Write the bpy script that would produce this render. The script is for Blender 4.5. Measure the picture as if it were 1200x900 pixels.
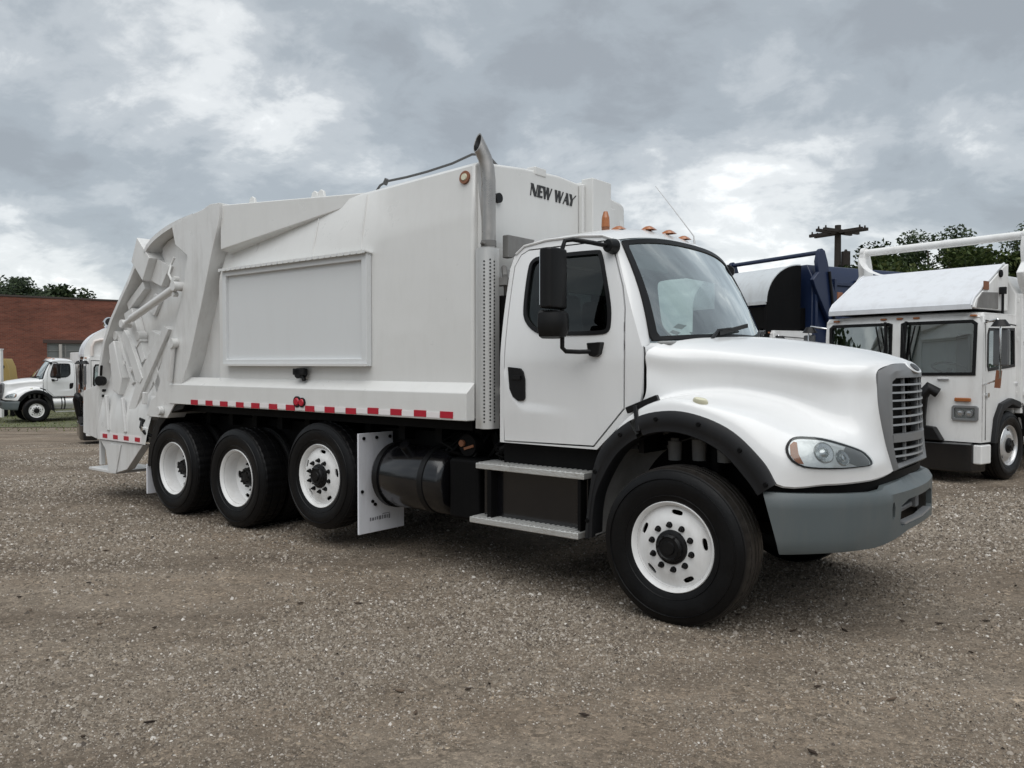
import bpy, bmesh, math, random
import numpy as np
from mathutils import Vector, Matrix
from mathutils.geometry import delaunay_2d_cdt

for _o in list(bpy.data.objects):
    bpy.data.objects.remove(_o, do_unlink=True)
random.seed(4)
RNG = np.random.default_rng(4)
SC = bpy.context.scene
COL = SC.collection
PI = math.pi

# ------------------------------------------------------------------ camera
cam_d = bpy.data.cameras.new("camera")
cam = bpy.data.objects.new("camera", cam_d)
COL.objects.link(cam)
cam_d.sensor_width = 36.0
cam_d.lens = 945.8 / 1200 * 36.0
cam_d.clip_end = 3000
cam.location = (0, 0, 1.689)
cam.rotation_euler = (PI / 2 - 0.025, 0, 0)
SC.camera = cam

# ------------------------------------------------------------------ light
SUN_EL, SUN_AZ = math.radians(64), math.radians(-178)   # azimuth measured from +Y towards +X
SUN_STRENGTH, SUN_ANGLE = 1.0, 75
EXPOSURE = 1.23
SKY_STRENGTH = 0.10
SC.view_settings.view_transform = 'Standard'
SC.view_settings.look = 'None'
SC.view_settings.exposure = EXPOSURE
SC.view_settings.gamma = 1.0
SC.view_settings.use_curve_mapping = False
sun_d = bpy.data.lights.new("sun", 'SUN')
sun = bpy.data.objects.new("sun", sun_d)
COL.objects.link(sun)
sun_d.energy = SUN_STRENGTH
sun_d.angle = math.radians(SUN_ANGLE)
sun_d.color = (1.0, 0.985, 0.955)
sd = Vector((math.sin(SUN_AZ) * math.cos(SUN_EL), math.cos(SUN_AZ) * math.cos(SUN_EL), math.sin(SUN_EL)))
sun.rotation_euler = sd.to_track_quat('Z', 'Y').to_euler()

world = bpy.data.worlds.new("World")
SC.world = world
world.use_nodes = True
wn, wl = world.node_tree.nodes, world.node_tree.links
wn.clear()


def N(nodes, typ, **kw):
    n = nodes.new(typ)
    for k, v in kw.items():
        if k in n.inputs.keys():
            n.inputs[k].default_value = v
        else:
            setattr(n, k, v)
    return n


def build_world():
    L = wl.new
    out = N(wn, 'ShaderNodeOutputWorld')
    bg = N(wn, 'ShaderNodeBackground', Strength=SKY_STRENGTH)
    sky = N(wn, 'ShaderNodeTexSky', sky_type='NISHITA', sun_disc=False)
    sky.sun_elevation = SUN_EL
    sky.sun_rotation = SUN_AZ
    tc = N(wn, 'ShaderNodeTexCoord')
    sep = N(wn, 'ShaderNodeSeparateXYZ')
    L(tc.outputs['Generated'], sep.inputs[0])
    # project the direction on a cloud deck
    zz = N(wn, 'ShaderNodeMath', operation='MAXIMUM'); zz.inputs[1].default_value = 0.0
    L(sep.outputs['Z'], zz.inputs[0])
    za = N(wn, 'ShaderNodeMath', operation='ADD'); za.inputs[1].default_value = 0.42
    L(zz.outputs[0], za.inputs[0])
    dv = N(wn, 'ShaderNodeVectorMath', operation='DIVIDE')
    cmb = N(wn, 'ShaderNodeCombineXYZ')
    for i in range(3):
        L(za.outputs[0], cmb.inputs[i])
    flat = N(wn, 'ShaderNodeVectorMath', operation='MULTIPLY'); flat.inputs[1].default_value = (1, 1, 0)
    L(tc.outputs['Generated'], flat.inputs[0])
    L(flat.outputs[0], dv.inputs[0]); L(cmb.outputs[0], dv.inputs[1])

    def noise(scale, detail, rough, dist, off, stretch=(1, 1, 1)):
        mp = N(wn, 'ShaderNodeMapping')
        mp.inputs['Location'].default_value = off
        mp.inputs['Scale'].default_value = stretch
        mp.inputs['Rotation'].default_value = (0, 0, math.radians(25))
        L(dv.outputs[0], mp.inputs[0])
        n = N(wn, 'ShaderNodeTexNoise', Scale=scale, Detail=detail, Roughness=rough, Distortion=dist)
        L(mp.outputs[0], n.inputs['Vector'])
        return n.outputs['Fac']

    big = noise(1.1, 3, 0.5, 0.4, (3.1, 1.7, 0))
    mid = noise(2.9, 6, 0.55, 0.35, (0.4, 7.7, 2.0), (1.0, 1.1, 1))
    fine = noise(8.0, 8, 0.62, 0.3, (5.4, 2.2, 5.0), (1, 1.15, 1))

    def mad(a, m, b):
        n = N(wn, 'ShaderNodeMath', operation='MULTIPLY_ADD')
        n.inputs[1].default_value = m
        L(a, n.inputs[0])
        if isinstance(b, (int, float)):
            n.inputs[2].default_value = b
        else:
            L(b, n.inputs[2])
        return n.outputs[0]

    v = mad(big, 0.55, -0.635)
    v = mad(mid, 1.10, v)
    v = mad(fine, 0.56, v)

    # thinner places of the cloud deck, where the light comes through, and thicker ones
    def lobe(u, w, width, amt, v, sq=1.0):
        d = Vector(((u - 600) / 945.8, 1.0, -(w - 426.4) / 945.8)).normalized()
        sub = N(wn, 'ShaderNodeVectorMath', operation='SUBTRACT'); sub.inputs[1].default_value = d
        L(tc.outputs['Generated'], sub.inputs[0])
        sc = N(wn, 'ShaderNodeVectorMath', operation='MULTIPLY'); sc.inputs[1].default_value = (1, 1, sq)
        L(sub.outputs[0], sc.inputs[0])
        ln = N(wn, 'ShaderNodeVectorMath', operation='LENGTH')
        L(sc.outputs[0], ln.inputs[0])
        mr = N(wn, 'ShaderNodeMapRange', interpolation_type='SMOOTHERSTEP')
        mr.inputs['From Min'].default_value = width
        mr.inputs['From Max'].default_value = 0.0
        L(ln.outputs['Value'], mr.inputs['Value'])
        return mad(mr.outputs[0], amt, v)

    for a in SKY_LOBES:
        v = lobe(*a[:4], v, *(a[4:] or (1.0,)))
    # brighter band low over the horizon
    hz = N(wn, 'ShaderNodeMapRange', interpolation_type='SMOOTHSTEP')
    hz.inputs['From Min'].default_value = 0.24
    hz.inputs['From Max'].default_value = 0.02
    L(sep.outputs['Z'], hz.inputs['Value'])
    v = mad(hz.outputs[0], 0.10, v)

    ramp = N(wn, 'ShaderNodeValToRGB')
    cr = ramp.color_ramp
    cr.interpolation = 'EASE'
    pts = [(0.22, (0.275, 0.300, 0.322)), (0.40, (0.325, 0.358, 0.384)), (0.54, (0.42, 0.45, 0.472)),
           (0.70, (0.64, 0.66, 0.665)), (0.90, (0.98, 0.99, 0.98))]
    while len(cr.elements) < len(pts):
        cr.elements.new(0.5)
    for e, (p, c) in zip(cr.elements, pts):
        e.position = p
        e.color = (*c, 1)
    L(v, ramp.inputs['Fac'])
    k = N(wn, 'ShaderNodeVectorMath', operation='SCALE')
    k.inputs['Scale'].default_value = CLOUD_GAIN / SKY_STRENGTH
    L(ramp.outputs['Color'], k.inputs[0])
    mix = N(wn, 'ShaderNodeMix', data_type='RGBA')
    mix.inputs['Factor'].default_value = 0.94
    L(sky.outputs['Color'], mix.inputs[6]); L(k.outputs[0], mix.inputs[7])
    L(mix.outputs[2], bg.inputs['Color'])
    L(bg.outputs[0], out.inputs['Surface'])


CLOUD_GAIN = 0.55
# (u, v in the photograph's frame give a direction), width, amount
SKY_LOBES = [(215, 40, 0.17, 0.24), (300, 95, 0.12, 0.20), (390, 130, 0.12, 0.14), (120, 150, 0.10, 0.10), (25, 325, 0.18, 0.12), (160, 290, 0.10, -0.04),
             (865, 235, 0.22, 0.32), (960, 250, 0.2, 0.12), (640, 150, 0.10, 0.10), (1130, 190, 0.10, 0.08), (560, 20, 0.12, 0.08),
             (730, 70, 0.33, -0.12), (1090, 110, 0.30, -0.22), (70, 215, 0.18, -0.22), (240, 215, 0.14, -0.06), (450, 60, 0.12, -0.08)]
build_world()


# ------------------------------------------------------------------ materials
def mat(name, color, rough=0.5, metal=0.0, coat=0.0, var=0.0, var_scale=4.0, bump=0.0, bump_scale=30.0, dirt=0.0, spec=0.5,
        dirt_color=(0.22, 0.19, 0.16), bump2=0.0, bump2_scale=1.2, rough_var=0.0):
    m = bpy.data.materials.new(name)
    m.use_nodes = True
    n, l = m.node_tree.nodes, m.node_tree.links
    b = n['Principled BSDF']
    b.inputs['Base Color'].default_value = (*color, 1)
    b.inputs['Roughness'].default_value = rough
    b.inputs['Metallic'].default_value = metal
    b.inputs['Coat Weight'].default_value = coat
    b.inputs['Coat Roughness'].default_value = 0.14
    b.inputs['Specular IOR Level'].default_value = spec
    tc = N(n, 'ShaderNodeTexCoord')
    col = None
    if var > 0:
        t = N(n, 'ShaderNodeTexNoise', Scale=var_scale, Detail=6, Roughness=0.6)
        l.new(tc.outputs['Object'], t.inputs['Vector'])
        r = N(n, 'ShaderNodeMapRange')
        r.inputs['From Min'].default_value = 0.3; r.inputs['From Max'].default_value = 0.7
        r.inputs['To Min'].default_value = 1 - var; r.inputs['To Max'].default_value = 1 + var
        l.new(t.outputs['Fac'], r.inputs['Value'])
        s = N(n, 'ShaderNodeVectorMath', operation='SCALE')
        s.inputs[0].default_value = color
        l.new(r.outputs[0], s.inputs['Scale'])
        col = s.outputs[0]
    if dirt > 0:
        t = N(n, 'ShaderNodeTexNoise', Scale=3.2, Detail=9, Roughness=0.68)
        mp = N(n, 'ShaderNodeMapping'); mp.inputs['Scale'].default_value = (2.2, 2.2, 0.5)
        l.new(tc.outputs['Object'], mp.inputs[0]); l.new(mp.outputs[0], t.inputs['Vector'])
        r = N(n, 'ShaderNodeMapRange')
        r.inputs['From Min'].default_value = 0.48; r.inputs['From Max'].default_value = 0.78
        r.inputs['To Max'].default_value = dirt
        l.new(t.outputs['Fac'], r.inputs['Value'])
        mx = N(n, 'ShaderNodeMix', data_type='RGBA')
        l.new(r.outputs[0], mx.inputs['Factor'])
        if col is not None:
            l.new(col, mx.inputs[6])
        else:
            mx.inputs[6].default_value = (*color, 1)
        mx.inputs[7].default_value = (*dirt_color, 1)
        col = mx.outputs[2]
    if col is not None:
        l.new(col, b.inputs['Base Color'])
    if rough_var > 0:
        t = N(n, 'ShaderNodeTexNoise', Scale=5.0, Detail=6, Roughness=0.6)
        l.new(tc.outputs['Object'], t.inputs['Vector'])
        r = N(n, 'ShaderNodeMapRange')
        r.inputs['From Min'].default_value = 0.3; r.inputs['From Max'].default_value = 0.7
        r.inputs['To Min'].default_value = max(0.03, rough - rough_var); r.inputs['To Max'].default_value = rough + rough_var
        l.new(t.outputs['Fac'], r.inputs['Value']); l.new(r.outputs[0], b.inputs['Roughness'])
    prev = None
    for amt, sc, dist in ((bump, bump_scale, 0.01), (bump2, bump2_scale, 0.05)):
        if amt > 0:
            t = N(n, 'ShaderNodeTexNoise', Scale=sc, Detail=3 if sc < 5 else 5, Roughness=0.5)
            l.new(tc.outputs['Object'], t.inputs['Vector'])
            bp = N(n, 'ShaderNodeBump', Strength=amt, Distance=dist)
            l.new(t.outputs['Fac'], bp.inputs['Height'])
            if prev is not None:
                l.new(prev, bp.inputs['Normal'])
            prev = bp.outputs[0]
    if prev is not None:
        l.new(prev, b.inputs['Normal'])
        if coat > 0:
            l.new(prev, b.inputs['Coat Normal'])
    return m


def glass(name, tint, reflect=1.0, rough=0.0, base=0.0):
    m = bpy.data.materials.new(name)
    m.use_nodes = True
    n, l = m.node_tree.nodes, m.node_tree.links
    n.clear()
    out = N(n, 'ShaderNodeOutputMaterial')
    tr = N(n, 'ShaderNodeBsdfTransparent'); tr.inputs['Color'].default_value = (*tint, 1)
    gl = N(n, 'ShaderNodeBsdfGlossy'); gl.inputs['Roughness'].default_value = rough
    gl.inputs['Color'].default_value = (0.95, 1.0, 0.99, 1)
    fr = N(n, 'ShaderNodeFresnel', IOR=1.52)
    mul = N(n, 'ShaderNodeMath', operation='MULTIPLY_ADD'); mul.inputs[1].default_value = reflect; mul.inputs[2].default_value = base
    mul.use_clamp = True
    l.new(fr.outputs[0], mul.inputs[0])
    mx = N(n, 'ShaderNodeMixShader')
    l.new(mul.outputs[0], mx.inputs[0]); l.new(tr.outputs[0], mx.inputs[1]); l.new(gl.outputs[0], mx.inputs[2])
    l.new(mx.outputs[0], out.inputs['Surface'])
    return m


M = {}
M['paint'] = mat('white_cab_paint', (0.745, 0.75, 0.75), 0.36, coat=0.9, dirt=0.05, rough_var=0.06)
M['body'] = mat('white_body_paint', (0.69, 0.69, 0.675), 0.34, coat=0.4, dirt=0.08, bump2=0.22, bump2_scale=1.6, rough_var=0.08)
M['tail'] = mat('white_tail_paint', (0.68, 0.68, 0.67), 0.36, coat=0.35, dirt=0.30, bump=0.05, bump_scale=9, bump2=0.16, bump2_scale=2.5, rough_var=0.1)
M['panel'] = mat('panel_white', (0.66, 0.675, 0.68), 0.40, dirt=0.04, bump2=0.06, bump2_scale=1.2)
M['old_white'] = mat('worn_white_paint', (0.80, 0.80, 0.79), 0.40, coat=0.3, dirt=0.22, bump2=0.15, bump2_scale=2)
M['canopy'] = mat('canopy_white_steel', (0.68, 0.70, 0.73), 0.45, dirt=0.2, bump2=0.3, bump2_scale=2.2)
M['canopy_grey'] = mat('canopy_grey_steel', (0.55, 0.58, 0.60), 0.45, dirt=0.3, bump2=0.3, bump2_scale=2.2)
M['blue'] = mat('navy_blue_paint', (0.008, 0.018, 0.055), 0.40, coat=0.2, dirt=0.15, dirt_color=(0.025, 0.03, 0.045))
M['rubber'] = mat('tyre_rubber', (0.004, 0.004, 0.0045), 0.42, spec=0.22, rough_var=0.1, var=0.25, var_scale=9, bump=0.15, bump_scale=60, dirt=0.30, dirt_color=(0.014, 0.013, 0.012))
M['black'] = mat('black_plastic', (0.005, 0.005, 0.0055), 0.42, spec=0.28, bump=0.1, bump_scale=220, dirt=0.2, dirt_color=(0.02, 0.019, 0.018))
M['flare'] = mat('black_flare_plastic', (0.011, 0.0115, 0.013), 0.5, spec=0.3, bump=0.1, bump_scale=260, dirt=0.3, dirt_color=(0.03, 0.028, 0.026))
M['gloss_black'] = mat('black_gloss_paint', (0.005, 0.005, 0.006), 0.18, coat=0.4, dirt=0.2, dirt_color=(0.02, 0.018, 0.016))
M['chassis'] = mat('chassis_black', (0.003, 0.003, 0.0033), 0.6, spec=0.12, dirt=0.3, dirt_color=(0.012, 0.011, 0.010))
M['liner'] = mat('wheel_well_liner', (0.19, 0.188, 0.183), 0.8, var=0.2, var_scale=5, dirt=0.5, dirt_color=(0.12, 0.11, 0.10))
M['grey'] = mat('grey_bumper_plastic', (0.090, 0.108, 0.113), 0.42, bump=0.05, bump_scale=200, dirt=0.15, rough_var=0.06)
M['grille'] = mat('grey_grille_frame', (0.17, 0.175, 0.18), 0.45, dirt=0.2, bump=0.04, bump_scale=150)
M['bar'] = mat('silver_grille_bar', (0.30, 0.31, 0.32), 0.35, metal=0.3)
M['mirror_grey'] = mat('grey_mirror_shell', (0.16, 0.165, 0.17), 0.25, metal=0.5)
M['chrome'] = mat('chrome', (0.75, 0.76, 0.77), 0.10, metal=1.0)
M['steel'] = mat('dull_steel_pipe', (0.42, 0.40, 0.38), 0.34, metal=0.9, var=0.2, var_scale=5, rough_var=0.12, dirt=0.35, dirt_color=(0.25, 0.2, 0.16))
M['guard'] = mat('aluminium_guard', (0.62, 0.62, 0.61), 0.40, metal=0.5, dirt=0.2)
M['tread'] = mat('aluminium_tread', (0.60, 0.60, 0.58), 0.38, metal=0.6, bump=0.5, bump_scale=70, dirt=0.3)
M['rim'] = mat('white_rim_paint', (0.76, 0.76, 0.755), 0.40, dirt=0.35, dirt_color=(0.35, 0.31, 0.27))
M['alloy'] = mat('polished_rim', (0.66, 0.66, 0.66), 0.3, metal=0.6, dirt=0.3)
M['red'] = mat('red_reflector', (0.42, 0.012, 0.03), 0.35)
M['white_tape'] = mat('white_reflector', (0.78, 0.74, 0.74), 0.35)
M['amber'] = mat('amber_lens', (0.36, 0.125, 0.04), 0.2, coat=0.5)
M['clear_lens'] = mat('clear_lens_plastic', (0.62, 0.60, 0.45), 0.2, coat=0.5)
M['ws'] = glass('windshield_glass', (0.76, 0.90, 0.87), 2.8, base=0.22)
M['win'] = glass('side_window_glass', (0.46, 0.52, 0.51), 1.0)
M['win_dark'] = glass('dark_window_glass', (0.52, 0.62, 0.61), 1.8, base=0.26)
M['lens'] = glass('headlight_glass', (0.86, 0.88, 0.88), 1.0)
M['seat'] = mat('dark_grey_seat', (0.035, 0.036, 0.04), 0.8, bump=0.3, bump_scale=90)
M['interior'] = mat('grey_cab_trim', (0.28, 0.285, 0.28), 0.7)
M['interior_dark'] = mat('dark_cab_trim', (0.03, 0.032, 0.035), 0.6)
M['flap'] = mat('white_mud_flap', (0.70, 0.71, 0.75), 0.5, dirt=0.3, bump2=0.15)
M['print'] = mat('black_print', (0.015, 0.015, 0.016), 0.4)
M['grey_print'] = mat('grey_print', (0.18, 0.18, 0.2), 0.5)
M['reflect'] = mat('headlight_reflector', (0.55, 0.56, 0.57), 0.22, metal=0.8)
M['yellow'] = mat('yellow_paint', (0.38, 0.27, 0.09), 0.5, dirt=0.3)
M['wood'] = mat('dark_pole_wood', (0.030, 0.024, 0.020), 0.85, bump=0.4, bump_scale=20)
M['bark'] = mat('bark', (0.07, 0.055, 0.04), 0.9, bump=0.6, bump_scale=14)
M['rust'] = mat('rust_orange', (0.22, 0.085, 0.04), 0.6, dirt=0.3)
M['concrete'] = mat('window_concrete', (0.36, 0.35, 0.33), 0.8, dirt=0.3)
M['cable'] = mat('grey_cable', (0.09, 0.09, 0.09), 0.5)
M['tube_pink'] = mat('pale_tube_paint', (0.72, 0.66, 0.62), 0.5, dirt=0.2)


# ------------------------------------------------------------------ mesh builder
class MB:
    def __init__(s):
        s.v, s.f = [], []

    def add(s, vs, fs):
        k = len(s.v)
        s.v += [tuple(p) for p in vs]
        s.f += [tuple(i + k for i in f) for f in fs]
        return s

    def box(s, x0, x1, y0, y1, z0, z1):
        v = [(x, y, z) for x in (x0, x1) for y in (y0, y1) for z in (z0, z1)]
        return s.add(v, [(0, 1, 3, 2), (4, 6, 7, 5), (0, 4, 5, 1), (2, 3, 7, 6), (0, 2, 6, 4), (1, 5, 7, 3)])

    def beam(s, p0, p1, w, h, up=(0, 0, 1)):
        p0, p1, up = Vector(p0), Vector(p1), Vector(up)
        d = (p1 - p0).normalized()
        a = d.cross(up).normalized()
        b = a.cross(d)
        v = [p + a * (i * w / 2) + b * (j * h / 2) for p in (p0, p1) for i in (-1, 1) for j in (-1, 1)]
        return s.add(v, [(0, 1, 3, 2), (4, 6, 7, 5), (0, 4, 5, 1), (2, 3, 7, 6), (0, 2, 6, 4), (1, 5, 7, 3)])

    def cyl(s, p0, p1, r0, r1=None, n=20, caps=True):
        r1 = r0 if r1 is None else r1
        p0, p1 = Vector(p0), Vector(p1)
        d = (p1 - p0).normalized()
        a = d.orthogonal().normalized()
        b = d.cross(a)
        v = []
        for p, r in ((p0, r0), (p1, r1)):
            for i in range(n):
                t = 2 * PI * i / n
                v.append(p + a * (r * math.cos(t)) + b * (r * math.sin(t)))
        f = [(i, (i + 1) % n, n + (i + 1) % n, n + i) for i in range(n)]
        if caps:
            f += [tuple(range(n - 1, -1, -1)), tuple(range(n, 2 * n))]
        return s.add(v, f)

    def tube(s, pts, r, n=10, closed=False, caps=True):
        P = [Vector(p) for p in pts]
        m = len(P)
        rr = r if isinstance(r, (list, tuple)) else [r] * m
        up = None
        v = []
        for i in range(m):
            if closed:
                d = (P[(i + 1) % m] - P[i - 1]).normalized()
            else:
                d = (P[min(i + 1, m - 1)] - P[max(i - 1, 0)]).normalized()
            if up is None:
                up = d.orthogonal().normalized()
            a = (up - d * up.dot(d)).normalized()
            up = a
            b = d.cross(a)
            for j in range(n):
                t = 2 * PI * j / n
                v.append(P[i] + a * (rr[i] * math.cos(t)) + b * (rr[i] * math.sin(t)))
        f = []
        for i in range(m if closed else m - 1):
            k = (i + 1) % m
            for j in range(n):
                f.append((i * n + j, i * n + (j + 1) % n, k * n + (j + 1) % n, k * n + j))
        if caps and not closed:
            f += [tuple(range(n - 1, -1, -1)), tuple(range((m - 1) * n, m * n))]
        return s.add(v, f)

    def grid(s, rows, cu=False, cv=False):
        m, n = len(rows), len(rows[0])
        v = [p for r in rows for p in r]
        f = []
        for i in range(m if cu else m - 1):
            for j in range(n if cv else n - 1):
                f.append((i * n + j, i * n + (j + 1) % n, ((i + 1) % m) * n + (j + 1) % n, ((i + 1) % m) * n + j))
        return s.add(v, f)

    def lathe_y(s, prof, n=48, x=0, z=0, rfun=None):
        """prof: (y, r) list turned about the y axis"""
        rows = []
        for k, (y, r) in enumerate(prof):
            row = []
            for i in range(n):
                t = 2 * PI * i / n
                q = rfun(k, i, r) if rfun else r
                row.append((x + q * math.cos(t), y, z + q * math.sin(t)))
            rows.append(row)
        return s.grid(rows, cv=True)

    def prism(s, poly, fn, w0, w1):
        """poly of (u, v); fn(u, v, w) gives the point; two n-gons and walls"""
        n = len(poly)
        v = [fn(a, b, w0) for a, b in poly] + [fn(a, b, w1) for a, b in poly]
        f = [tuple(range(n)), tuple(range(2 * n - 1, n - 1, -1))]
        f += [(i, (i + 1) % n, n + (i + 1) % n, n + i) for i in range(n)]
        return s.add(v, f)

    def xz(s, poly, y0, y1):
        return s.prism(poly, lambda a, b, w: (a, w, b), y0, y1)

    def yz(s, poly, x0, x1):
        return s.prism(poly, lambda a, b, w: (w, a, b), x0, x1)

    def xy(s, poly, z0, z1):
        return s.prism(poly, lambda a, b, w: (a, b, w), z0, z1)

    def sheet(s, outer, holes, fn, step=0.1, thick=0.02):
        """flat outline with holes, meshed and bent by fn(u, v, depth)"""
        def dens(p):
            o = []
            for i in range(len(p)):
                a, b = Vector(p[i]), Vector(p[(i + 1) % len(p)])
                k = max(1, int((b - a).length / step))
                o += [a.lerp(b, j / k) for j in range(k)]
            return o

        def inside(q, p):
            c = False
            x, y = q
            for i in range(len(p)):
                (x1, y1), (x2, y2) = p[i], p[i - 1]
                if (y1 > y) != (y2 > y) and x < (x2 - x1) * (y - y1) / (y2 - y1) + x1:
                    c = not c
            return c
        loops = [dens(outer)] + [dens(h) for h in holes]
        V, E = [], []
        for lp in loops:
            k = len(V)
            V += lp
            E += [(k + i, k + (i + 1) % len(lp)) for i in range(len(lp))]
        us = [p[0] for p in loops[0]]; vs = [p[1] for p in loops[0]]
        u = min(us) + step * 0.5
        while u < max(us):
            w = min(vs) + step * 0.5
            while w < max(vs):
                q = Vector((u, w))
                if inside(q, loops[0]) and not any(inside(q, h) for h in loops[1:]):
                    if min((q - p).length for lp in loops for p in lp) > step * 0.35:
                        V.append(q)
                w += step
            u += step
        ov, oe, of = delaunay_2d_cdt(V, E, [], 0, 1e-5)[:3]
        tris = []
        for t in of:
            c = sum((ov[i] for i in t), Vector((0, 0))) / len(t)
            if inside(c, loops[0]) and not any(inside(c, h) for h in loops[1:]):
                tris.append(tuple(t))
        n = len(ov)
        v = [fn(p[0], p[1], 0.0) for p in ov]
        f = list(tris)
        if thick:
            v += [fn(p[0], p[1], thick) for p in ov]
            f += [tuple(i + n for i in reversed(t)) for t in tris]
            cnt = {}
            for t in tris:
                for i in range(len(t)):
                    a, b = t[i], t[(i + 1) % len(t)]
                    cnt.setdefault((min(a, b), max(a, b)), []).append((a, b))
            for e in cnt.values():
                if len(e) == 1:
                    a, b = e[0]
                    f.append((b, a, a + n, b + n))
        return s.add(v, f)

    def mirror_y(s):
        k = len(s.v)
        s.v += [(x, -y, z) for x, y, z in s.v]
        s.f += [tuple(i + k for i in reversed(f)) for f in s.f]
        return s

    def move(s, fn):
        s.v = [tuple(fn(Vector(p))) for p in s.v]
        return s


def mesh_of(name, mb, m, smooth=35):
    me = bpy.data.meshes.new(name)
    me.from_pydata(mb.v, [], mb.f)
    bm = bmesh.new()
    bm.from_mesh(me)
    bmesh.ops.remove_doubles(bm, verts=bm.verts, dist=1e-5)
    bmesh.ops.recalc_face_normals(bm, faces=bm.faces)
    bm.to_mesh(me)
    bm.free()
    if smooth:
        me.polygons.foreach_set('use_smooth', [True] * len(me.polygons))
        me.set_sharp_from_angle(angle=math.radians(smooth))
    me.materials.append(m)
    me.update()
    return me


def link(name, me, parent=None, loc=(0, 0, 0), rot=(0, 0, 0), scale=(1, 1, 1)):
    o = bpy.data.objects.new(name, me)
    COL.objects.link(o)
    o.location = loc
    o.rotation_euler = rot
    o.scale = scale
    if parent is not None:
        o.parent = parent
    return o


def obj(name, mb, m, parent=None, bevel=0.0, smooth=35, loc=(0, 0, 0), rot=(0, 0, 0), seg=2):
    o = link(name, mesh_of(name, mb, m, smooth), parent, loc, rot)
    if bevel:
        md = o.modifiers.new('bevel', 'BEVEL')
        md.width = bevel
        md.segments = seg
        md.limit_method = 'ANGLE'
        md.angle_limit = math.radians(40)
        md.harden_normals = True
    return o


def thing(name, label, cat, loc=(0, 0, 0), rz=0.0, group=None):
    o = bpy.data.objects.new(name, None)
    COL.objects.link(o)
    o.empty_display_size = 0.3
    o.location = loc
    o.rotation_euler = (0, 0, rz)
    tag(o, label, cat, group)
    return o


def tag(o, label, cat, group=None, kind=None):
    o['label'] = label
    o['category'] = cat
    if group:
        o['group'] = group
    if kind:
        o['kind'] = kind
    return o


def catmull(P, sub):
    """Catmull-Rom grid through control points P[i][j] -> dense grid"""
    def dense(line):
        n = len(line)
        L_ = [Vector(p) for p in line]
        out = []
        for i in range(n - 1):
            p1, p2 = L_[i], L_[i + 1]
            p0 = L_[i - 1] if i else p1 * 2 - p2
            p3 = L_[i + 2] if i + 2 < n else p2 * 2 - p1
            for k in range(sub):
                t = k / sub
                out.append(0.5 * ((2 * p1) + (p2 - p0) * t + (2 * p0 - 5 * p1 + 4 * p2 - p3) * t * t + (3 * p1 - p0 - 3 * p2 + p3) * t ** 3))
        out.append(L_[-1])
        return out
    rows = [dense(r) for r in P]
    cols = [dense([rows[i][j] for i in range(len(rows))]) for j in range(len(rows[0]))]
    return [[cols[j][i] for j in range(len(cols))] for i in range(len(cols[0]))]


def lerp_tab(tab, x):
    if x <= tab[0][0]:
        return tab[0][1]
    for (a, b), (c, d) in zip(tab, tab[1:]):
        if x <= c:
            return b + (d - b) * (x - a) / (c - a)
    return tab[-1][1]


def ground_z(x, y):
    s = y - 0.6 * x
    t = min(1.0, max(0.0, (s - 14.0) / 26.0))
    return -0.8 * t * t * (3 - 2 * t)


def dusty_tread(name, base):
    """rubber whose tread (the outermost ring) carries dry yard dust"""
    m = base.copy()
    m.name = name
    n, l = m.node_tree.nodes, m.node_tree.links
    b = n['Principled BSDF']
    src = b.inputs['Base Color'].links[0].from_socket
    tc = N(n, 'ShaderNodeTexCoord')
    fl = N(n, 'ShaderNodeVectorMath', operation='MULTIPLY'); fl.inputs[1].default_value = (1, 0, 1)
    l.new(tc.outputs['Object'], fl.inputs[0])
    ln = N(n, 'ShaderNodeVectorMath', operation='LENGTH')
    l.new(fl.outputs[0], ln.inputs[0])
    mr = N(n, 'ShaderNodeMapRange')
    mr.inputs['From Min'].default_value = 0.492; mr.inputs['From Max'].default_value = 0.512; mr.inputs['To Max'].default_value = 0.85
    l.new(ln.outputs['Value'], mr.inputs['Value'])
    ns = N(n, 'ShaderNodeTexNoise', Scale=14.0, Detail=6, Roughness=0.65)
    l.new(tc.outputs['Object'], ns.inputs['Vector'])
    mm = N(n, 'ShaderNodeMath', operation='MULTIPLY')
    l.new(mr.outputs[0], mm.inputs[0]); l.new(ns.outputs['Fac'], mm.inputs[1])
    mx = N(n, 'ShaderNodeMix', data_type='RGBA')
    mx.inputs[7].default_value = (0.075, 0.066, 0.058, 1)
    l.new(mm.outputs[0], mx.inputs['Factor']); l.new(src, mx.inputs[6]); l.new(mx.outputs[2], b.inputs['Base Color'])
    return m


M['rubber_dusty'] = dusty_tread('dusty_tyre_rubber', M['rubber'])


def chaikin(p, n=2):
    for _ in range(n):
        q = []
        for i in range(len(p)):
            a, b = p[i], p[(i + 1) % len(p)]
            q += [(a[0] * .75 + b[0] * .25, a[1] * .75 + b[1] * .25), (a[0] * .25 + b[0] * .75, a[1] * .25 + b[1] * .75)]
        p = q
    return p

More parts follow.
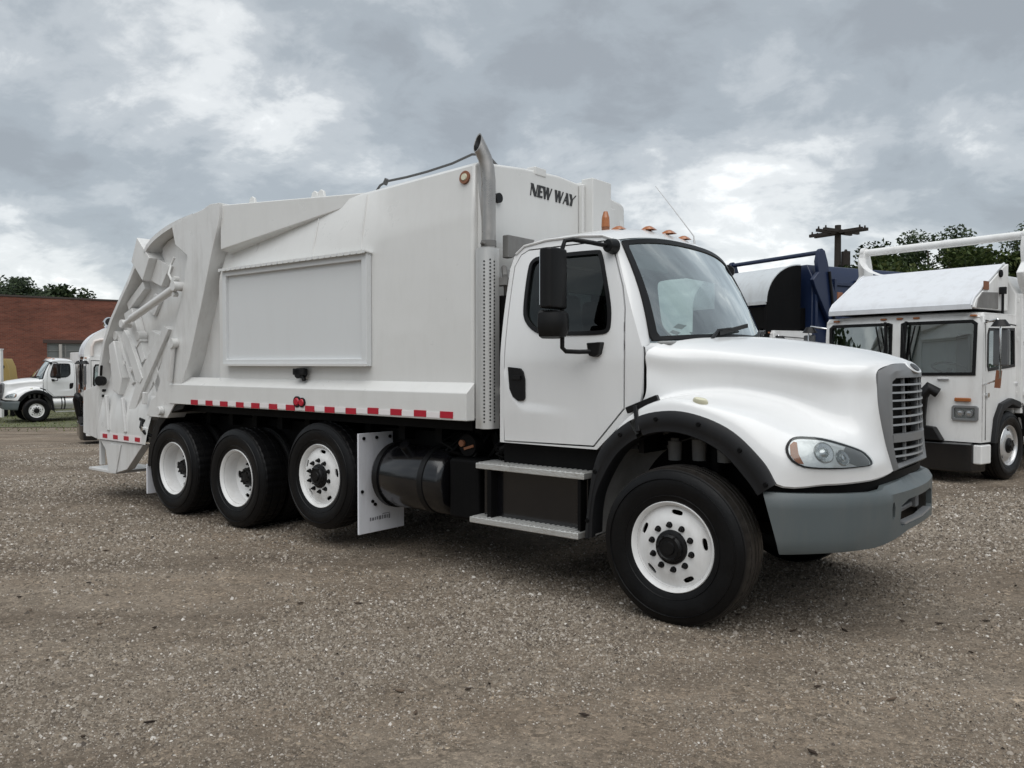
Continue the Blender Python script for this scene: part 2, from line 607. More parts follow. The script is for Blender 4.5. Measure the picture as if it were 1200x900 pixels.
# ------------------------------------------------------------------ the setting
def ground_material():
    m = bpy.data.materials.new('gravel_ground')
    m.use_nodes = True
    n, l = m.node_tree.nodes, m.node_tree.links
    b = n['Principled BSDF']
    b.inputs['Roughness'].default_value = 0.92
    b.inputs['Specular IOR Level'].default_value = 0.25
    tc = N(n, 'ShaderNodeTexCoord')

    def noise(scale, detail, rough, src=None):
        t = N(n, 'ShaderNodeTexNoise', Scale=scale, Detail=detail, Roughness=rough)
        l.new(src or tc.outputs['Object'], t.inputs['Vector'])
        return t.outputs['Fac']

    def ramp(fac, pts):
        r = N(n, 'ShaderNodeValToRGB')
        e = r.color_ramp.elements
        while len(e) < len(pts):
            e.new(0.5)
        for a, (p, c) in zip(e, pts):
            a.position = p
            a.color = (*c, 1)
        l.new(fac, r.inputs['Fac'])
        return r.outputs['Color']

    def mixc(fac, a, c, mode='MIX'):
        x = N(n, 'ShaderNodeMix', data_type='RGBA', blend_type=mode)
        if isinstance(fac, float):
            x.inputs['Factor'].default_value = fac
        else:
            l.new(fac, x.inputs['Factor'])
        l.new(a, x.inputs[6]); l.new(c, x.inputs[7])
        return x.outputs[2]

    # tracks worn along the yard
    mp = N(n, 'ShaderNodeMapping')
    mp.inputs['Rotation'].default_value = (0, 0, math.radians(30))
    mp.inputs['Scale'].default_value = (0.12, 0.9, 1)
    l.new(tc.outputs['Object'], mp.inputs[0])
    tracks = noise(1.1, 5, 0.6, mp.outputs[0])
    patch = noise(0.55, 6, 0.68)
    base = ramp(patch, [(0.34, (0.152, 0.121, 0.092)), (0.5, (0.203, 0.166, 0.129)), (0.66, (0.250, 0.211, 0.168))])
    tr = ramp(tracks, [(0.33, (0.60, 0.58, 0.57)), (0.5, (1, 1, 1)), (0.68, (1.22, 1.19, 1.16))])
    col = mixc(1.0, base, tr, 'MULTIPLY')
    # stones, three sizes of cells with a tone each
    for sc, amt, rnd in ((42.0, 0.75, 1.0), (95.0, 0.6, 1.0), (19.0, 0.4, 1.0)):
        v = N(n, 'ShaderNodeTexVoronoi', Scale=sc, Randomness=rnd)
        l.new(tc.outputs['Object'], v.inputs['Vector'])
        sx = N(n, 'ShaderNodeSeparateColor')
        l.new(v.outputs['Color'], sx.inputs[0])
        tone = ramp(sx.outputs[0], [(0.0, (0.45, 0.44, 0.43)), (0.35, (0.85, 0.84, 0.82)), (0.7, (1.12, 1.11, 1.10)), (0.93, (1.5, 1.48, 1.45)), (1.0, (2.1, 2.1, 2.05))])
        one = mixc(1.0, col, tone, 'MULTIPLY')
        msk = noise(sc * 0.09, 3, 0.6)
        mr = N(n, 'ShaderNodeMapRange')
        mr.inputs['From Min'].default_value = 0.35; mr.inputs['From Max'].default_value = 0.65
        mr.inputs['To Max'].default_value = amt
        l.new(msk, mr.inputs['Value'])
        col = mixc(mr.outputs[0], col, one)
    fine = ramp(noise(160, 4, 0.7), [(0.3, (0.72, 0.72, 0.72)), (0.7, (1.25, 1.25, 1.25))])
    col = mixc(0.8, col, mixc(1.0, col, fine, 'MULTIPLY'))
    l.new(col, b.inputs['Base Color'])
    prev = None
    for src, strn, dist in ((noise(6, 6, 0.65), 0.5, 0.05), (noise(55, 5, 0.7), 0.75, 0.016)):
        bp = N(n, 'ShaderNodeBump', Strength=strn, Distance=dist)
        l.new(src, bp.inputs['Height'])
        if prev:
            l.new(prev, bp.inputs['Normal'])
        prev = bp.outputs[0]
    v = N(n, 'ShaderNodeTexVoronoi', Scale=42.0)
    l.new(tc.outputs['Object'], v.inputs['Vector'])
    bp = N(n, 'ShaderNodeBump', Strength=0.7, Distance=0.012, invert=True)
    l.new(v.outputs['Distance'], bp.inputs['Height']); l.new(prev, bp.inputs['Normal'])
    l.new(bp.outputs[0], b.inputs['Normal'])
    return m


def island_material(name, pts, rough=0.9, transl=0.0):
    m = bpy.data.materials.new(name)
    m.use_nodes = True
    n, l = m.node_tree.nodes, m.node_tree.links
    b = n['Principled BSDF']
    b.inputs['Roughness'].default_value = rough
    b.inputs['Specular IOR Level'].default_value = 0.3
    g = N(n, 'ShaderNodeNewGeometry')
    r = N(n, 'ShaderNodeValToRGB')
    e = r.color_ramp.elements
    while len(e) < len(pts):
        e.new(0.5)
    for a, (p, c) in zip(e, pts):
        a.position = p
        a.color = (*c, 1)
    l.new(g.outputs['Random Per Island'], r.inputs['Fac'])
    l.new(r.outputs['Color'], b.inputs['Base Color'])
    if transl:
        t = N(n, 'ShaderNodeBsdfTranslucent')
        l.new(r.outputs['Color'], t.inputs['Color'])
        mx = N(n, 'ShaderNodeMixShader'); mx.inputs[0].default_value = transl
        l.new(b.outputs[0], mx.inputs[1]); l.new(t.outputs[0], mx.inputs[2])
        l.new(mx.outputs[0], n['Material Output'].inputs['Surface'])
    return m


def bumps(x, y):
    return (0.012 * math.sin(1.3 * x + 0.7 * y) * math.sin(0.9 * y - 0.4 * x + 1) + 0.008 * math.sin(3.1 * x - 1.7 * y) * math.sin(2.3 * y + x)
            + 0.004 * math.sin(7.3 * x + 2 * y) * math.sin(6.1 * y - 3 * x))


def gz(x, y):
    near = max(0.0, 1 - max(abs(x) / 14, abs(y - 8) / 18))
    return ground_z(x, y) + bumps(x, y) * min(1.0, near * 3)


def build_ground():
    xs = [-2500, -900, -300, -120, -70, -45, -30] + [-22 + 0.25 * i for i in range(int(34 / 0.25) + 1)] + [16, 22, 30, 45, 70, 120, 300, 900, 2500]
    ys = [-900, -200, -60, -25, -10, -4] + [-2 + 0.25 * i for i in range(int(32 / 0.25) + 1)] + [33, 36, 40, 45, 52, 60, 80, 120, 250, 700, 2500]
    rows = [[(x, y, gz(x, y)) for x in xs] for y in ys]
    g = MB().grid(rows)
    o = obj('ground', g, ground_material(), smooth=180)
    o['kind'] = 'structure'


def build_gravel():
    n = 700000
    d = 2.3 * np.exp(RNG.random(n) * math.log(26 / 2.3))
    a = (RNG.random(n) - 0.5) * math.radians(78)
    x, y = d * np.sin(a), d * np.cos(a)
    # stones lie thick between the lanes that wheels have packed down
    u = 0.86 * x + 0.5 * y
    v = 0.86 * y - 0.5 * x
    lane = np.sin(1.55 * v + 0.5 * np.sin(0.7 * u) + 0.6) * 0.6 + 0.5 * np.sin(0.9 * u + 1.3 * np.sin(0.8 * v)) * np.sin(1.1 * v + 2) + 0.35 * np.sin(4.1 * x - 2.3 * y) * np.sin(3.7 * y + 1)
    keep = RNG.random(n) < np.clip(0.50 + 0.55 * lane, 0.14, 1)
    x, y, d, lane = x[keep], y[keep], d[keep], lane[keep]
    n = len(x)
    r = np.exp(RNG.normal(math.log(0.0043), 0.40, n)) * np.clip(d / 4.0, 0.85, 2.6) * np.clip(0.95 + 0.2 * lane, 0.7, 1.25)
    r = np.clip(r, 0.002, 0.019)
    base = np.array([[1, .55, -.45], [-.9, .7, -.45], [-1, -.6, -.45], [.85, -.7, -.45], [.35, .1, .75], [-.4, -.05, .7]])
    tri = np.array([[0, 1, 5], [0, 5, 4], [1, 2, 5], [2, 3, 4], [2, 4, 5], [3, 0, 4]])
    V = base[None] * r[:, None, None] * RNG.uniform(0.65, 1.3, (n, 6, 1)) + RNG.normal(0, 0.16, (n, 6, 3)) * r[:, None, None]
    ang = RNG.random(n) * 2 * PI
    c, s = np.cos(ang)[:, None], np.sin(ang)[:, None]
    vx, vy = V[..., 0] * c - V[..., 1] * s, V[..., 0] * s + V[..., 1] * c
    t = np.clip((y - 0.6 * x - 14) / 26, 0, 1)
    near = np.clip(3 * np.maximum(0, 1 - np.maximum(np.abs(x) / 14, np.abs(y - 8) / 18)), 0, 1)
    z0 = -0.8 * t * t * (3 - 2 * t) + near * (0.012 * np.sin(1.3 * x + 0.7 * y) * np.sin(0.9 * y - 0.4 * x + 1) + 0.008 * np.sin(3.1 * x - 1.7 * y) * np.sin(2.3 * y + x)
                                            + 0.004 * np.sin(7.3 * x + 2 * y) * np.sin(6.1 * y - 3 * x))
    V = np.stack([vx + x[:, None], vy + y[:, None], V[..., 2] * 0.8 + (z0 + r * 0.22)[:, None]], -1)
    F = (tri[None] + 6 * np.arange(n)[:, None, None]).reshape(-1)
    me = bpy.data.meshes.new('gravel')
    me.vertices.add(n * 6); me.loops.add(len(F)); me.polygons.add(n * 6)
    me.vertices.foreach_set('co', V.reshape(-1))
    me.loops.foreach_set('vertex_index', F)
    me.polygons.foreach_set('loop_start', np.arange(0, len(F), 3))
    me.update(calc_edges=True)
    me.materials.append(island_material('gravel_stone', [
        (0.0, (0.075, 0.062, 0.052)), (0.16, (0.137, 0.113, 0.088)), (0.52, (0.210, 0.177, 0.140)), (0.80, (0.292, 0.253, 0.207)),
        (0.965, (0.36, 0.325, 0.29)), (0.992, (0.58, 0.545, 0.50))], 0.85))
    o = link('gravel', me)
    o['kind'] = 'stuff'
    tag(o, 'loose brown and grey gravel scattered over the yard in front of the trucks', 'gravel', kind='stuff')


def build_debris():
    """dead leaves and bits of bark lying on the gravel"""
    m = MB()
    for i in range(70):
        d = 2.6 * math.exp(random.random() * 1.6)
        a = random.uniform(-0.62, 0.62)
        x, y = d * math.sin(a), d * math.cos(a)
        z = gz(x, y) + 0.008
        L_, w, t = random.uniform(0.010, 0.034), random.uniform(0.004, 0.010), random.random() * 6.3
        c, s = math.cos(t), math.sin(t)
        pts = []
        for u, v, h in ((-1, 0, .002), (-.3, -1, .006), (.5, -.8, .004), (1, 0, .01), (.5, .8, .003), (-.3, 1, .007)):
            pts.append((x + L_ * u * c - w * v * s, y + L_ * u * s + w * v * c, z + h))
        lo = [(p[0], p[1], p[2] - 0.004) for p in pts]
        m.add(pts + lo, [tuple(range(6)), tuple(range(11, 5, -1))] + [(k, (k + 1) % 6, 6 + (k + 1) % 6, 6 + k) for k in range(6)])
    o = obj('leaf_litter', m, island_material('dead_leaf', [(0.0, (0.02, 0.014, 0.01)), (0.6, (0.05, 0.034, 0.024)), (1.0, (0.14, 0.10, 0.07))], 0.8), smooth=0)
    tag(o, 'small dark dead leaves and bark bits lying on the gravel', 'leaf litter', kind='stuff')


def build_grass():
    xs = [-40 + 0.5 * i for i in range(60)]
    ys = [31.5 + 0.5 * i for i in range(30)]
    m = MB().grid([[(x, y, ground_z(x, y) + 0.02) for x in xs] for y in ys])
    o = obj('grass_verge', m, mat('short_grass_ground', (0.10, 0.105, 0.055), 0.95, var=0.5, var_scale=1.5), smooth=180)
    o['kind'] = 'structure'
    g = MB()
    for i in range(9000):
        x, y = random.uniform(-34, -12), random.uniform(29.5, 44)
        if random.random() > (y - 28) / 6:
            continue
        z = ground_z(x, y) + 0.01
        h, w, t = random.uniform(0.03, 0.09), random.uniform(0.015, 0.035), random.random() * 6.3
        c, s = math.cos(t), math.sin(t)
        lx, ly = random.uniform(-.06, .06), random.uniform(-.06, .06)
        g.add([(x - w * c, y - w * s, z), (x + w * c, y + w * s, z), (x + lx, y + ly, z + h)], [(0, 1, 2)])
    o = obj('grass', g, island_material('grass_blade', [(0, (0.09, 0.12, 0.04)), (0.6, (0.12, 0.15, 0.05)), (1, (0.19, 0.17, 0.08))], 0.8, 0.2), smooth=0)
    tag(o, 'short green and straw coloured grass in front of the brick building', 'grass', kind='stuff')


def brick_material():
    m = bpy.data.materials.new('red_brick')
    m.use_nodes = True
    n, l = m.node_tree.nodes, m.node_tree.links
    b = n['Principled BSDF']
    b.inputs['Roughness'].default_value = 0.9
    tc = N(n, 'ShaderNodeTexCoord')
    mp = N(n, 'ShaderNodeMapping')
    mp.inputs['Rotation'].default_value = (PI / 2, 0, 0)
    l.new(tc.outputs['Object'], mp.inputs[0])
    br = N(n, 'ShaderNodeTexBrick', Scale=1.0)
    br.inputs['Color1'].default_value = (0.150, 0.042, 0.027, 1)
    br.inputs['Color2'].default_value = (0.225, 0.070, 0.043, 1)
    br.inputs['Mortar'].default_value = (0.17, 0.10, 0.075, 1)
    br.inputs['Mortar Size'].default_value = 0.010
    br.inputs['Brick Width'].default_value = 0.22
    br.inputs['Row Height'].default_value = 0.075
    l.new(mp.outputs[0], br.inputs['Vector'])
    t = N(n, 'ShaderNodeTexNoise', Scale=0.6, Detail=7, Roughness=0.65)
    mp2 = N(n, 'ShaderNodeMapping'); mp2.inputs['Scale'].default_value = (0.5, 1, 2.2)
    l.new(tc.outputs['Object'], mp2.inputs[0]); l.new(mp2.outputs[0], t.inputs['Vector'])
    r = N(n, 'ShaderNodeMapRange')
    r.inputs['From Min'].default_value = 0.3; r.inputs['From Max'].default_value = 0.7
    r.inputs['To Min'].default_value = 0.62; r.inputs['To Max'].default_value = 1.35
    l.new(t.outputs['Fac'], r.inputs['Value'])
    s = N(n, 'ShaderNodeVectorMath', operation='SCALE')
    l.new(br.outputs['Color'], s.inputs[0]); l.new(r.outputs[0], s.inputs['Scale'])
    l.new(s.outputs[0], b.inputs['Base Color'])
    bp = N(n, 'ShaderNodeBump', Strength=0.4, Distance=0.01, invert=True)
    l.new(br.outputs['Fac'], bp.inputs['Height']); l.new(bp.outputs[0], b.inputs['Normal'])
    return m


def build_building():
    # wall runs away to the right; its own frame: x along the wall, y into the building
    ox, oy, ang = -28.55, 45.0, math.atan2(0.624, 0.782)
    t = thing('brick_building', 'long flat-roofed red brick building behind the white trucks, with a metal window', 'building', (ox, oy, -0.8), ang)
    H = 6.25
    bm_ = brick_material()
    win = [(2.32, 4.22, 2.80, 3.68)]

    def wall(u, v, d):
        return (u, d, v)
    w = MB().sheet([(-22, -0.4), (26, -0.4), (26, H), (-22, H)], [[(a, c), (b, c), (b, d), (a, d)] for a, b, c, d in win], wall, 3.0, 0.35)
    obj('wall', w, bm_, t, smooth=0)
    side = MB().box(-22, -21.65, 0.352, 18, -0.4, H).box(25.65, 26, 0.352, 18, -0.4, H).box(-21.64, 25.64, 17.65, 18, -0.4, H)
    obj('wall', side, bm_, t, smooth=0)
    obj('roof', MB().box(-21.64, 25.64, 0.36, 17.64, H - 0.5, H - 0.3), M['concrete'], t)
    cop = MB().box(-22.05, 26.05, -0.04, 0.40, H, H + 0.10)
    obj('coping', cop, mat('dark_metal_coping', (0.05, 0.035, 0.03), 0.6), t, bevel=0.01)
    for a, b, c, d in win:
        fr = MB()
        for k in range(3):
            x = a + (b - a) * k / 2
            fr.box(x - 0.04, x + 0.04, 0.08, 0.16, c, d)
        fr.box(a, b, 0.081, 0.159, c, c + 0.07).box(a, b, 0.081, 0.159, d - 0.07, d).box(a, b, 0.082, 0.158, (c + d) / 2 - 0.02, (c + d) / 2 + 0.02)
        wo = obj('window', fr, mat('grey_window_frame', (0.22, 0.22, 0.21), 0.6), t)
        obj('pane', MB().box(a, b, 0.115, 0.125, c, d), mat('dull_pane', (0.16, 0.17, 0.165), 0.25), wo)
        obj('sill', MB().box(a - 0.1, b + 0.1, -0.07, 0.2, c - 0.12, c - 0.003), M['concrete'], wo, bevel=0.01)
        obj('lintel', MB().box(a - 0.2, b + 0.2, -0.03, 0.2, d + 0.003, d + 0.2), mat('dark_lintel', (0.07, 0.045, 0.038), 0.8), wo, bevel=0.01)
    obj('downpipe', MB().tube([(2.99, -0.09, -0.3), (2.99, -0.09, 3.62)], 0.09, 10), mat('pale_pipe', (0.45, 0.43, 0.40), 0.6), t)
    return t


LEAF = island_material('leaf', [(0, (0.018, 0.030, 0.010)), (0.5, (0.045, 0.070, 0.020)), (0.85, (0.085, 0.115, 0.035)), (1, (0.14, 0.155, 0.06))], 0.65, 0.25)
LEAF_DARK = island_material('leaf_dark', [(0, (0.012, 0.022, 0.010)), (0.6, (0.028, 0.048, 0.018)), (1, (0.060, 0.085, 0.032))], 0.65, 0.2)


def tree(label, x, y, z, h, w, leaves, size, leaf_mat, seed, trunk_h=0.35, group='trees beyond the yard'):
    rnd = random.Random(seed)
    t = thing('tree', label, 'tree', (x, y, z), rnd.random() * 6, group)
    tr = MB()
    tr.tube([(0, 0, -0.2), (0.05 * w * 0.1, 0, h * 0.3), (0.02 * w, 0.03 * w, h * 0.6), (0.0, 0.05 * w, h * 0.9)],
            [h * 0.028, h * 0.022, h * 0.014, h * 0.004], 9)
    tips = []
    for k in range(9):
        a = 2.4 * k + rnd.uniform(-.4, .4)
        zz = h * (trunk_h + 0.06 * k)
        r = w * 0.5 * rnd.uniform(0.55, 0.95)
        tip = (math.cos(a) * r, math.sin(a) * r, min(h * 0.92, zz + h * rnd.uniform(0.06, 0.22)))
        tr.tube([(0.02 * w, 0.02 * w, zz), (tip[0] * 0.5, tip[1] * 0.5, zz + (tip[2] - zz) * 0.6), tip], [h * 0.010, h * 0.007, h * 0.003], 6)
        tips.append(tip)
    obj('trunk', tr, M['bark'], t)
    blobs = [(p, w * rnd.uniform(0.13, 0.22)) for p in tips]
    for k in range(16):
        a, rr = rnd.random() * 6.28, w * 0.5 * math.sqrt(rnd.random()) * 0.9
        zz = h * rnd.uniform(trunk_h + 0.05, 0.97)
        lim = math.sin(PI * min(1, (zz / h - trunk_h + 0.15) / (1.05 - trunk_h + 0.15))) ** 0.6
        blobs.append(((math.cos(a) * rr * lim, math.sin(a) * rr * lim, zz), w * rnd.uniform(0.09, 0.18)))
    c = MB()
    for i in range(leaves):
        (bx, by, bz), br = blobs[i % len(blobs)]
        d = Vector((rnd.gauss(0, 1), rnd.gauss(0, 1), rnd.gauss(0, 1))).normalized() * br * rnd.random() ** 0.45
        p = Vector((bx, by, bz + d.z * 0.75)) + Vector((d.x, d.y, 0))
        u = Vector((rnd.gauss(0, 1), rnd.gauss(0, 1), rnd.gauss(0, 0.7))).normalized()
        v = u.orthogonal().normalized()
        s = size * rnd.uniform(0.6, 1.4)
        c.add([p - u * s, p - v * s * 0.5, p + u * s, p + v * s * 0.5], [(0, 1, 2, 3)])
    obj('crown', c, leaf_mat, t, smooth=0)
    return t


def at(u, w, dist):
    """the point dist metres ahead of the camera that the photograph shows at (u, w)"""
    c, s = math.cos(0.025), math.sin(0.025)
    a = (w - 450) / 945.8
    d = Vector(((u - 600) / 945.8, c - a * s, -s - a * c))
    return Vector((0, 0, 1.689)) + d * (dist / d.y)


def build_trees():
    TL = [(-10, 322, 70, 8, 'bushy dark tree behind the left end of the brick building roof'),
          (20, 327, 68, 6.5, 'rounded dark tree rising behind the brick building roof, at its left end'),
          (48, 341, 74, 5, 'low tree just showing over the brick roof, between two taller ones'),
          (76, 338, 72, 6, 'tree rising behind the brick roof, rightmost of those on the left')]
    for i, (u, w, d, wd, lb) in enumerate(TL):
        p = at(u, w, d)
        tree(lb, p.x, p.y, -0.8, p.z + 0.8, wd, 5200, 0.17, LEAF_DARK, 20 + i, 0.3)
    TR = [(1008, 316, 40, 7, LEAF, 'light green tree between the utility pole and the white steel tube'),
          (1040, 288, 44, 7, LEAF_DARK, 'dark tree rising just behind the left end of the white tube'),
          (1086, 273, 46, 6.5, LEAF_DARK, 'tall tree standing highest behind the middle of the white tube'),
          (1062, 300, 33, 7, LEAF, 'yellow-green tree seen under the left half of the white tube'),
          (1110, 294, 34, 7, LEAF, 'green tree seen under the middle of the white tube'),
          (1160, 288, 35, 8, LEAF, 'green tree seen under the right half of the white tube'),
          (1200, 255, 50, 9, LEAF_DARK, 'dark tall tree at the right edge of the picture above the tube'),
          (965, 318, 42, 6, LEAF, 'pale green tree behind the blue truck at the foot of the pole'),
          (1265, 262, 48, 10, LEAF, 'broad tree behind the body of the white truck on the right')]
    for i, (u, w, d, wd, lm, lb) in enumerate(TR):
        p = at(u, w, d)
        tree(lb, p.x, p.y, -0.8, p.z + 0.8, wd, 13000, 0.11, lm, 60 + i, 0.18)


def build_pole():
    p = at(982, 264, 46)
    t = thing('utility_pole', 'dark wooden utility pole with two pairs of crossarms and a transformer', 'utility pole', (p.x, p.y, -0.8))
    h = p.z + 0.8
    obj('pole', MB().tube([(0, 0, -0.3), (0, 0, h * 0.5), (0, 0, h)], [0.24, 0.21, 0.17], 12), M['wood'], t)
    for dx, dy, zz in ((0.93, -1.4, h - 0.42), (1.28, 0.75, h - 0.36)):
        d = Vector((dx, dy, 0))
        n_ = Vector((-dy, dx, 0)).normalized()
        for s in (-1, 1):
            c = n_ * (0.24 * s) + Vector((0, 0, zz))
            a = obj('crossarm', MB().beam(c - d, c + d, 0.15, 0.17), M['wood'], t)
            ins = MB()
            for q in (-0.9, 0.9):
                b = c + d * q + Vector((0, 0, 0.08))
                ins.cyl(b, b + Vector((0, 0, 0.14)), 0.06, 0.04, 8)
            io = obj('insulator', ins, M['wood'], a)
            io['kind'] = 'stuff'
    obj('transformer', MB().cyl((0.42, -0.1, h - 2.4), (0.42, -0.1, h - 1.5), 0.24, n=16).cyl((0.42, -0.1, h - 1.5), (0.42, -0.1, h - 1.38), 0.1, 0.06, 10), M['wood'], t)


def build_yellow():
    p = at(9, 430, 38)
    z = ground_z(p.x, p.y)
    t = thing('yellow_barrier', 'yellow tapered barrier standing beyond the white truck at the left edge', 'barrier', (p.x, p.y, z))
    h = 426 - 420
    H_ = (1.689 - (420 - 426) / 945.8 * 38) - z
    obj('body', MB().xz([(-0.28, H_ * 0.45), (0.36, H_ * 0.45), (0.22, H_ * 0.86), (0.05, H_), (-0.18, H_)], -0.3, 0.3), M['yellow'], t, bevel=0.03)
    for lx in (-0.24, 0.30):
        obj('leg', MB().box(lx - 0.05, lx + 0.05, -0.28, 0.28, -0.05, H_ * 0.45 - 0.002), M['chassis'], t)
    obj('hole', MB().cyl((-0.05, -0.31, H_ * 0.86), (-0.05, 0.31, H_ * 0.86), 0.09), M['chassis'], t)
    p = at(0, 410, 37.2)
    z = ground_z(p.x, p.y)
    t = thing('white_post', 'white square post standing at the left edge before the brick wall', 'post', (p.x, p.y, z))
    obj('shaft', MB().box(-0.09, 0.09, -0.09, 0.09, -0.1, p.z - z), M['old_white'], t, bevel=0.01)
    obj('cap', MB().box(-0.11, 0.11, -0.11, 0.11, p.z - z + 0.002, p.z - z + 0.05), M['old_white'], t, bevel=0.01)


def build_treeline():
    """the far wood on the other side of the yard, seen only in the paint and the glass"""
    m = MB()
    rnd = random.Random(77)
    for i in range(9000):
        a = rnd.uniform(math.radians(95), math.radians(300))
        rr = rnd.uniform(62, 74)
        if i % 3 == 0:
            a = rnd.uniform(math.radians(-62), math.radians(96))
            rr = rnd.uniform(135, 150)
        x, y = rr * math.sin(a), rr * math.cos(a)
        top = 7.5 + 2.2 * math.sin(a * 9) + 1.4 * math.sin(a * 23 + 1) + 0.8 * math.sin(a * 61)
        z = -0.8 + top * rnd.random() ** 0.8
        p = Vector((x, y, z))
        u = Vector((rnd.gauss(0, 1), rnd.gauss(0, 1), rnd.gauss(0, .8))).normalized()
        v = u.orthogonal().normalized()
        s = rnd.uniform(0.5, 1.3)
        m.add([p - u * s, p - v * s * .6, p + u * s, p + v * s * .6], [(0, 1, 2, 3)])
    o = obj('far_wood', m, LEAF_DARK, smooth=0)
    tag(o, 'far wood in a ring round the yard', 'wood', kind='stuff')


build_ground()
build_treeline()
build_building()
build_trees()
build_pole()
build_grass()

# ------------------------------------------------------------------ wheels
CACHE = {}
M['bowl'] = mat('lamp_bowl', (0.74, 0.75, 0.755), 0.3, metal=0.45, bump=0.4, bump_scale=14)


def cached(key, fn):
    if key not in CACHE:
        CACHE[key] = fn()
    return CACHE[key]


def tyre_mesh(R, width, lug):
    n = 120
    prof = [(0.030, 0.265), (0.006, 0.288), (-0.004, 0.315), (-0.020, R * 0.74), (-0.024, R * 0.82), (-0.014, R * 0.90), (0.002, R * 0.952),
            (0.008, R * 0.957), (0.012, R * 0.975), (0.030, R * 0.990)]
    if lug:
        prof += [(0.032, R * 0.993), (0.085, R), (0.088, R * 0.978), (0.098, R * 0.978), (0.101, R * 1.002)]
    else:
        prof += [(0.055, R * 0.997), (0.058, R * 0.975), (0.066, R * 0.975), (0.069, R * 1.0), (0.110, R * 1.002), (0.113, R * 0.975), (0.122, R * 0.975), (0.125, R * 1.003)]
    back = [(width - y, r) for y, r in reversed(prof)]
    prof = prof + back

    def rf(k, i, r):
        y = prof[k][0]
        if lug and r > R * 0.985 and i % 3 == 0:
            return r - 0.008
        if not lug and r > R * 0.985 and i % 3 == 0 and (y < 0.06 or y > width - 0.06):
            return r - 0.004
        return r
    m = MB().lathe_y(prof, n, rfun=rf)
    # raised rings and lettering-height ribs of the sidewall
    for rr in (0.335, R * 0.86):
        m.lathe_y([(-0.020 if rr > 0.4 else -0.008, rr - 0.004), (-0.028 if rr > 0.4 else -0.014, rr), (-0.020 if rr > 0.4 else -0.008, rr + 0.004)], n)
    return mesh_of('tyre', m, M['rubber'] if lug else M['rubber_dusty'], 28)


def rim_mesh(style, m_=None):
    m = MB()
    if style == 'front':
        m.lathe_y([(0.10, 0.262), (0.045, 0.262), (0.020, 0.268), (0.004, 0.278), (-0.004, 0.290), (0.006, 0.296), (0.03, 0.290)], 64)
        dep = [(0.0, 0.008), (0.185, 0.008), (0.205, 0.022), (0.235, 0.030), (0.266, 0.046)]
        hr, hl, hw = 0.225, 0.040, 0.016
        nh = 5
    else:
        m.lathe_y([(0.175, 0.255), (0.10, 0.256), (0.045, 0.262), (0.015, 0.270), (0.004, 0.280), (-0.004, 0.290), (0.006, 0.297), (0.03, 0.290)], 64)
        dep = [(0.0, 0.205), (0.180, 0.205), (0.205, 0.195), (0.235, 0.178), (0.262, 0.160)]
        hr, hl, hw = 0.222, 0.036, 0.017
        nh = 5 if style == 'rear' else 5
    holes = []
    for k in range(nh):
        t = 2 * PI * k / nh + (1.45 if style == 'front' else 0.6)
        c, s = math.cos(t), math.sin(t)
        h = []
        for q in range(14):
            a = 2 * PI * q / 14
            ex = hl * (1 if math.cos(a) > 0 else -1) * abs(math.cos(a)) ** 0.7
            ey = hw * (1 if math.sin(a) > 0 else -1) * abs(math.sin(a)) ** 0.7
            h.append((c * (hr + ey) - s * ex, s * (hr + ey) + c * ex))
        holes.append(h)
    out = [(0.264 * math.cos(2 * PI * i / 56), 0.264 * math.sin(2 * PI * i / 56)) for i in range(56)]
    m.sheet(out, holes, lambda u, v, d: (u, lerp_tab(dep, math.hypot(u, v)) + d, v), 0.03, 0.012)
    return mesh_of('wheel', m, m_ or M['rim'], 40)


def hub_mesh(style):
    m = MB()
    if style == 'front':
        m.lathe_y([(0.008, 0.112), (-0.006, 0.108), (-0.012, 0.090), (-0.030, 0.086), (-0.040, 0.072), (-0.034, 0.066), (-0.034, 0.045), (-0.046, 0.040), (-0.046, 0.0005)], 32)
        for k in range(6):
            t = 2 * PI * k / 6
            m.cyl((0.079 * math.cos(t), -0.030, 0.079 * math.sin(t)), (0.079 * math.cos(t), -0.044, 0.079 * math.sin(t)), 0.008, n=6)
    else:
        m.lathe_y([(0.205, 0.115), (0.19, 0.110), (0.17, 0.10), (0.12, 0.085), (0.105, 0.075), (0.10, 0.0005)], 32)
        for k in range(8):
            t = 2 * PI * k / 8
            m.cyl((0.065 * math.cos(t), 0.10, 0.065 * math.sin(t)), (0.065 * math.cos(t), 0.088, 0.065 * math.sin(t)), 0.011, n=6)
    return mesh_of('hub', m, M['black'], 40)


def nut_mesh():
    m = MB().cyl((0, 0.004, 0), (0, -0.022, 0), 0.0165, 0.0155, 6).cyl((0, -0.022, 0), (0, -0.036, 0), 0.010, 0.009, 8)
    m.cyl((0, 0.006, 0), (0, -0.004, 0), 0.021, n=12)
    return mesh_of('lug_nut', m, M['black'], 35)


def wheel(parent, x, y, z, style, far=False, R=0.514, width=0.28, dual=False, rim_mat=None, spin=0.0, nuts=True):
    rot = (0, 0, PI if far else 0)
    key = 'front' if style in ('front', 'lift') else 'rear'
    w = link('wheel', cached(('rim', key, rim_mat), lambda: rim_mesh(key, M[rim_mat] if rim_mat else None)), parent, (x, y, z), rot)
    lug = style != 'front'
    ty = cached(('tyre', R, width, lug), lambda: tyre_mesh(R, width, lug))
    link('tyre', ty, w)
    if dual:
        link('tyre', ty, w, (0, 0.335, 0))
    link('hub', cached(('hub', key), lambda: hub_mesh(key)), w)
    if nuts:
        nm = cached('nut', nut_mesh)
        yy = 0.008 if key == 'front' else 0.205
        for k in range(10):
            t = 2 * PI * (k + 0.35) / 10 + spin
            link('lug_nut', nm, w, (0.143 * math.cos(t), yy, 0.143 * math.sin(t)))
    return w


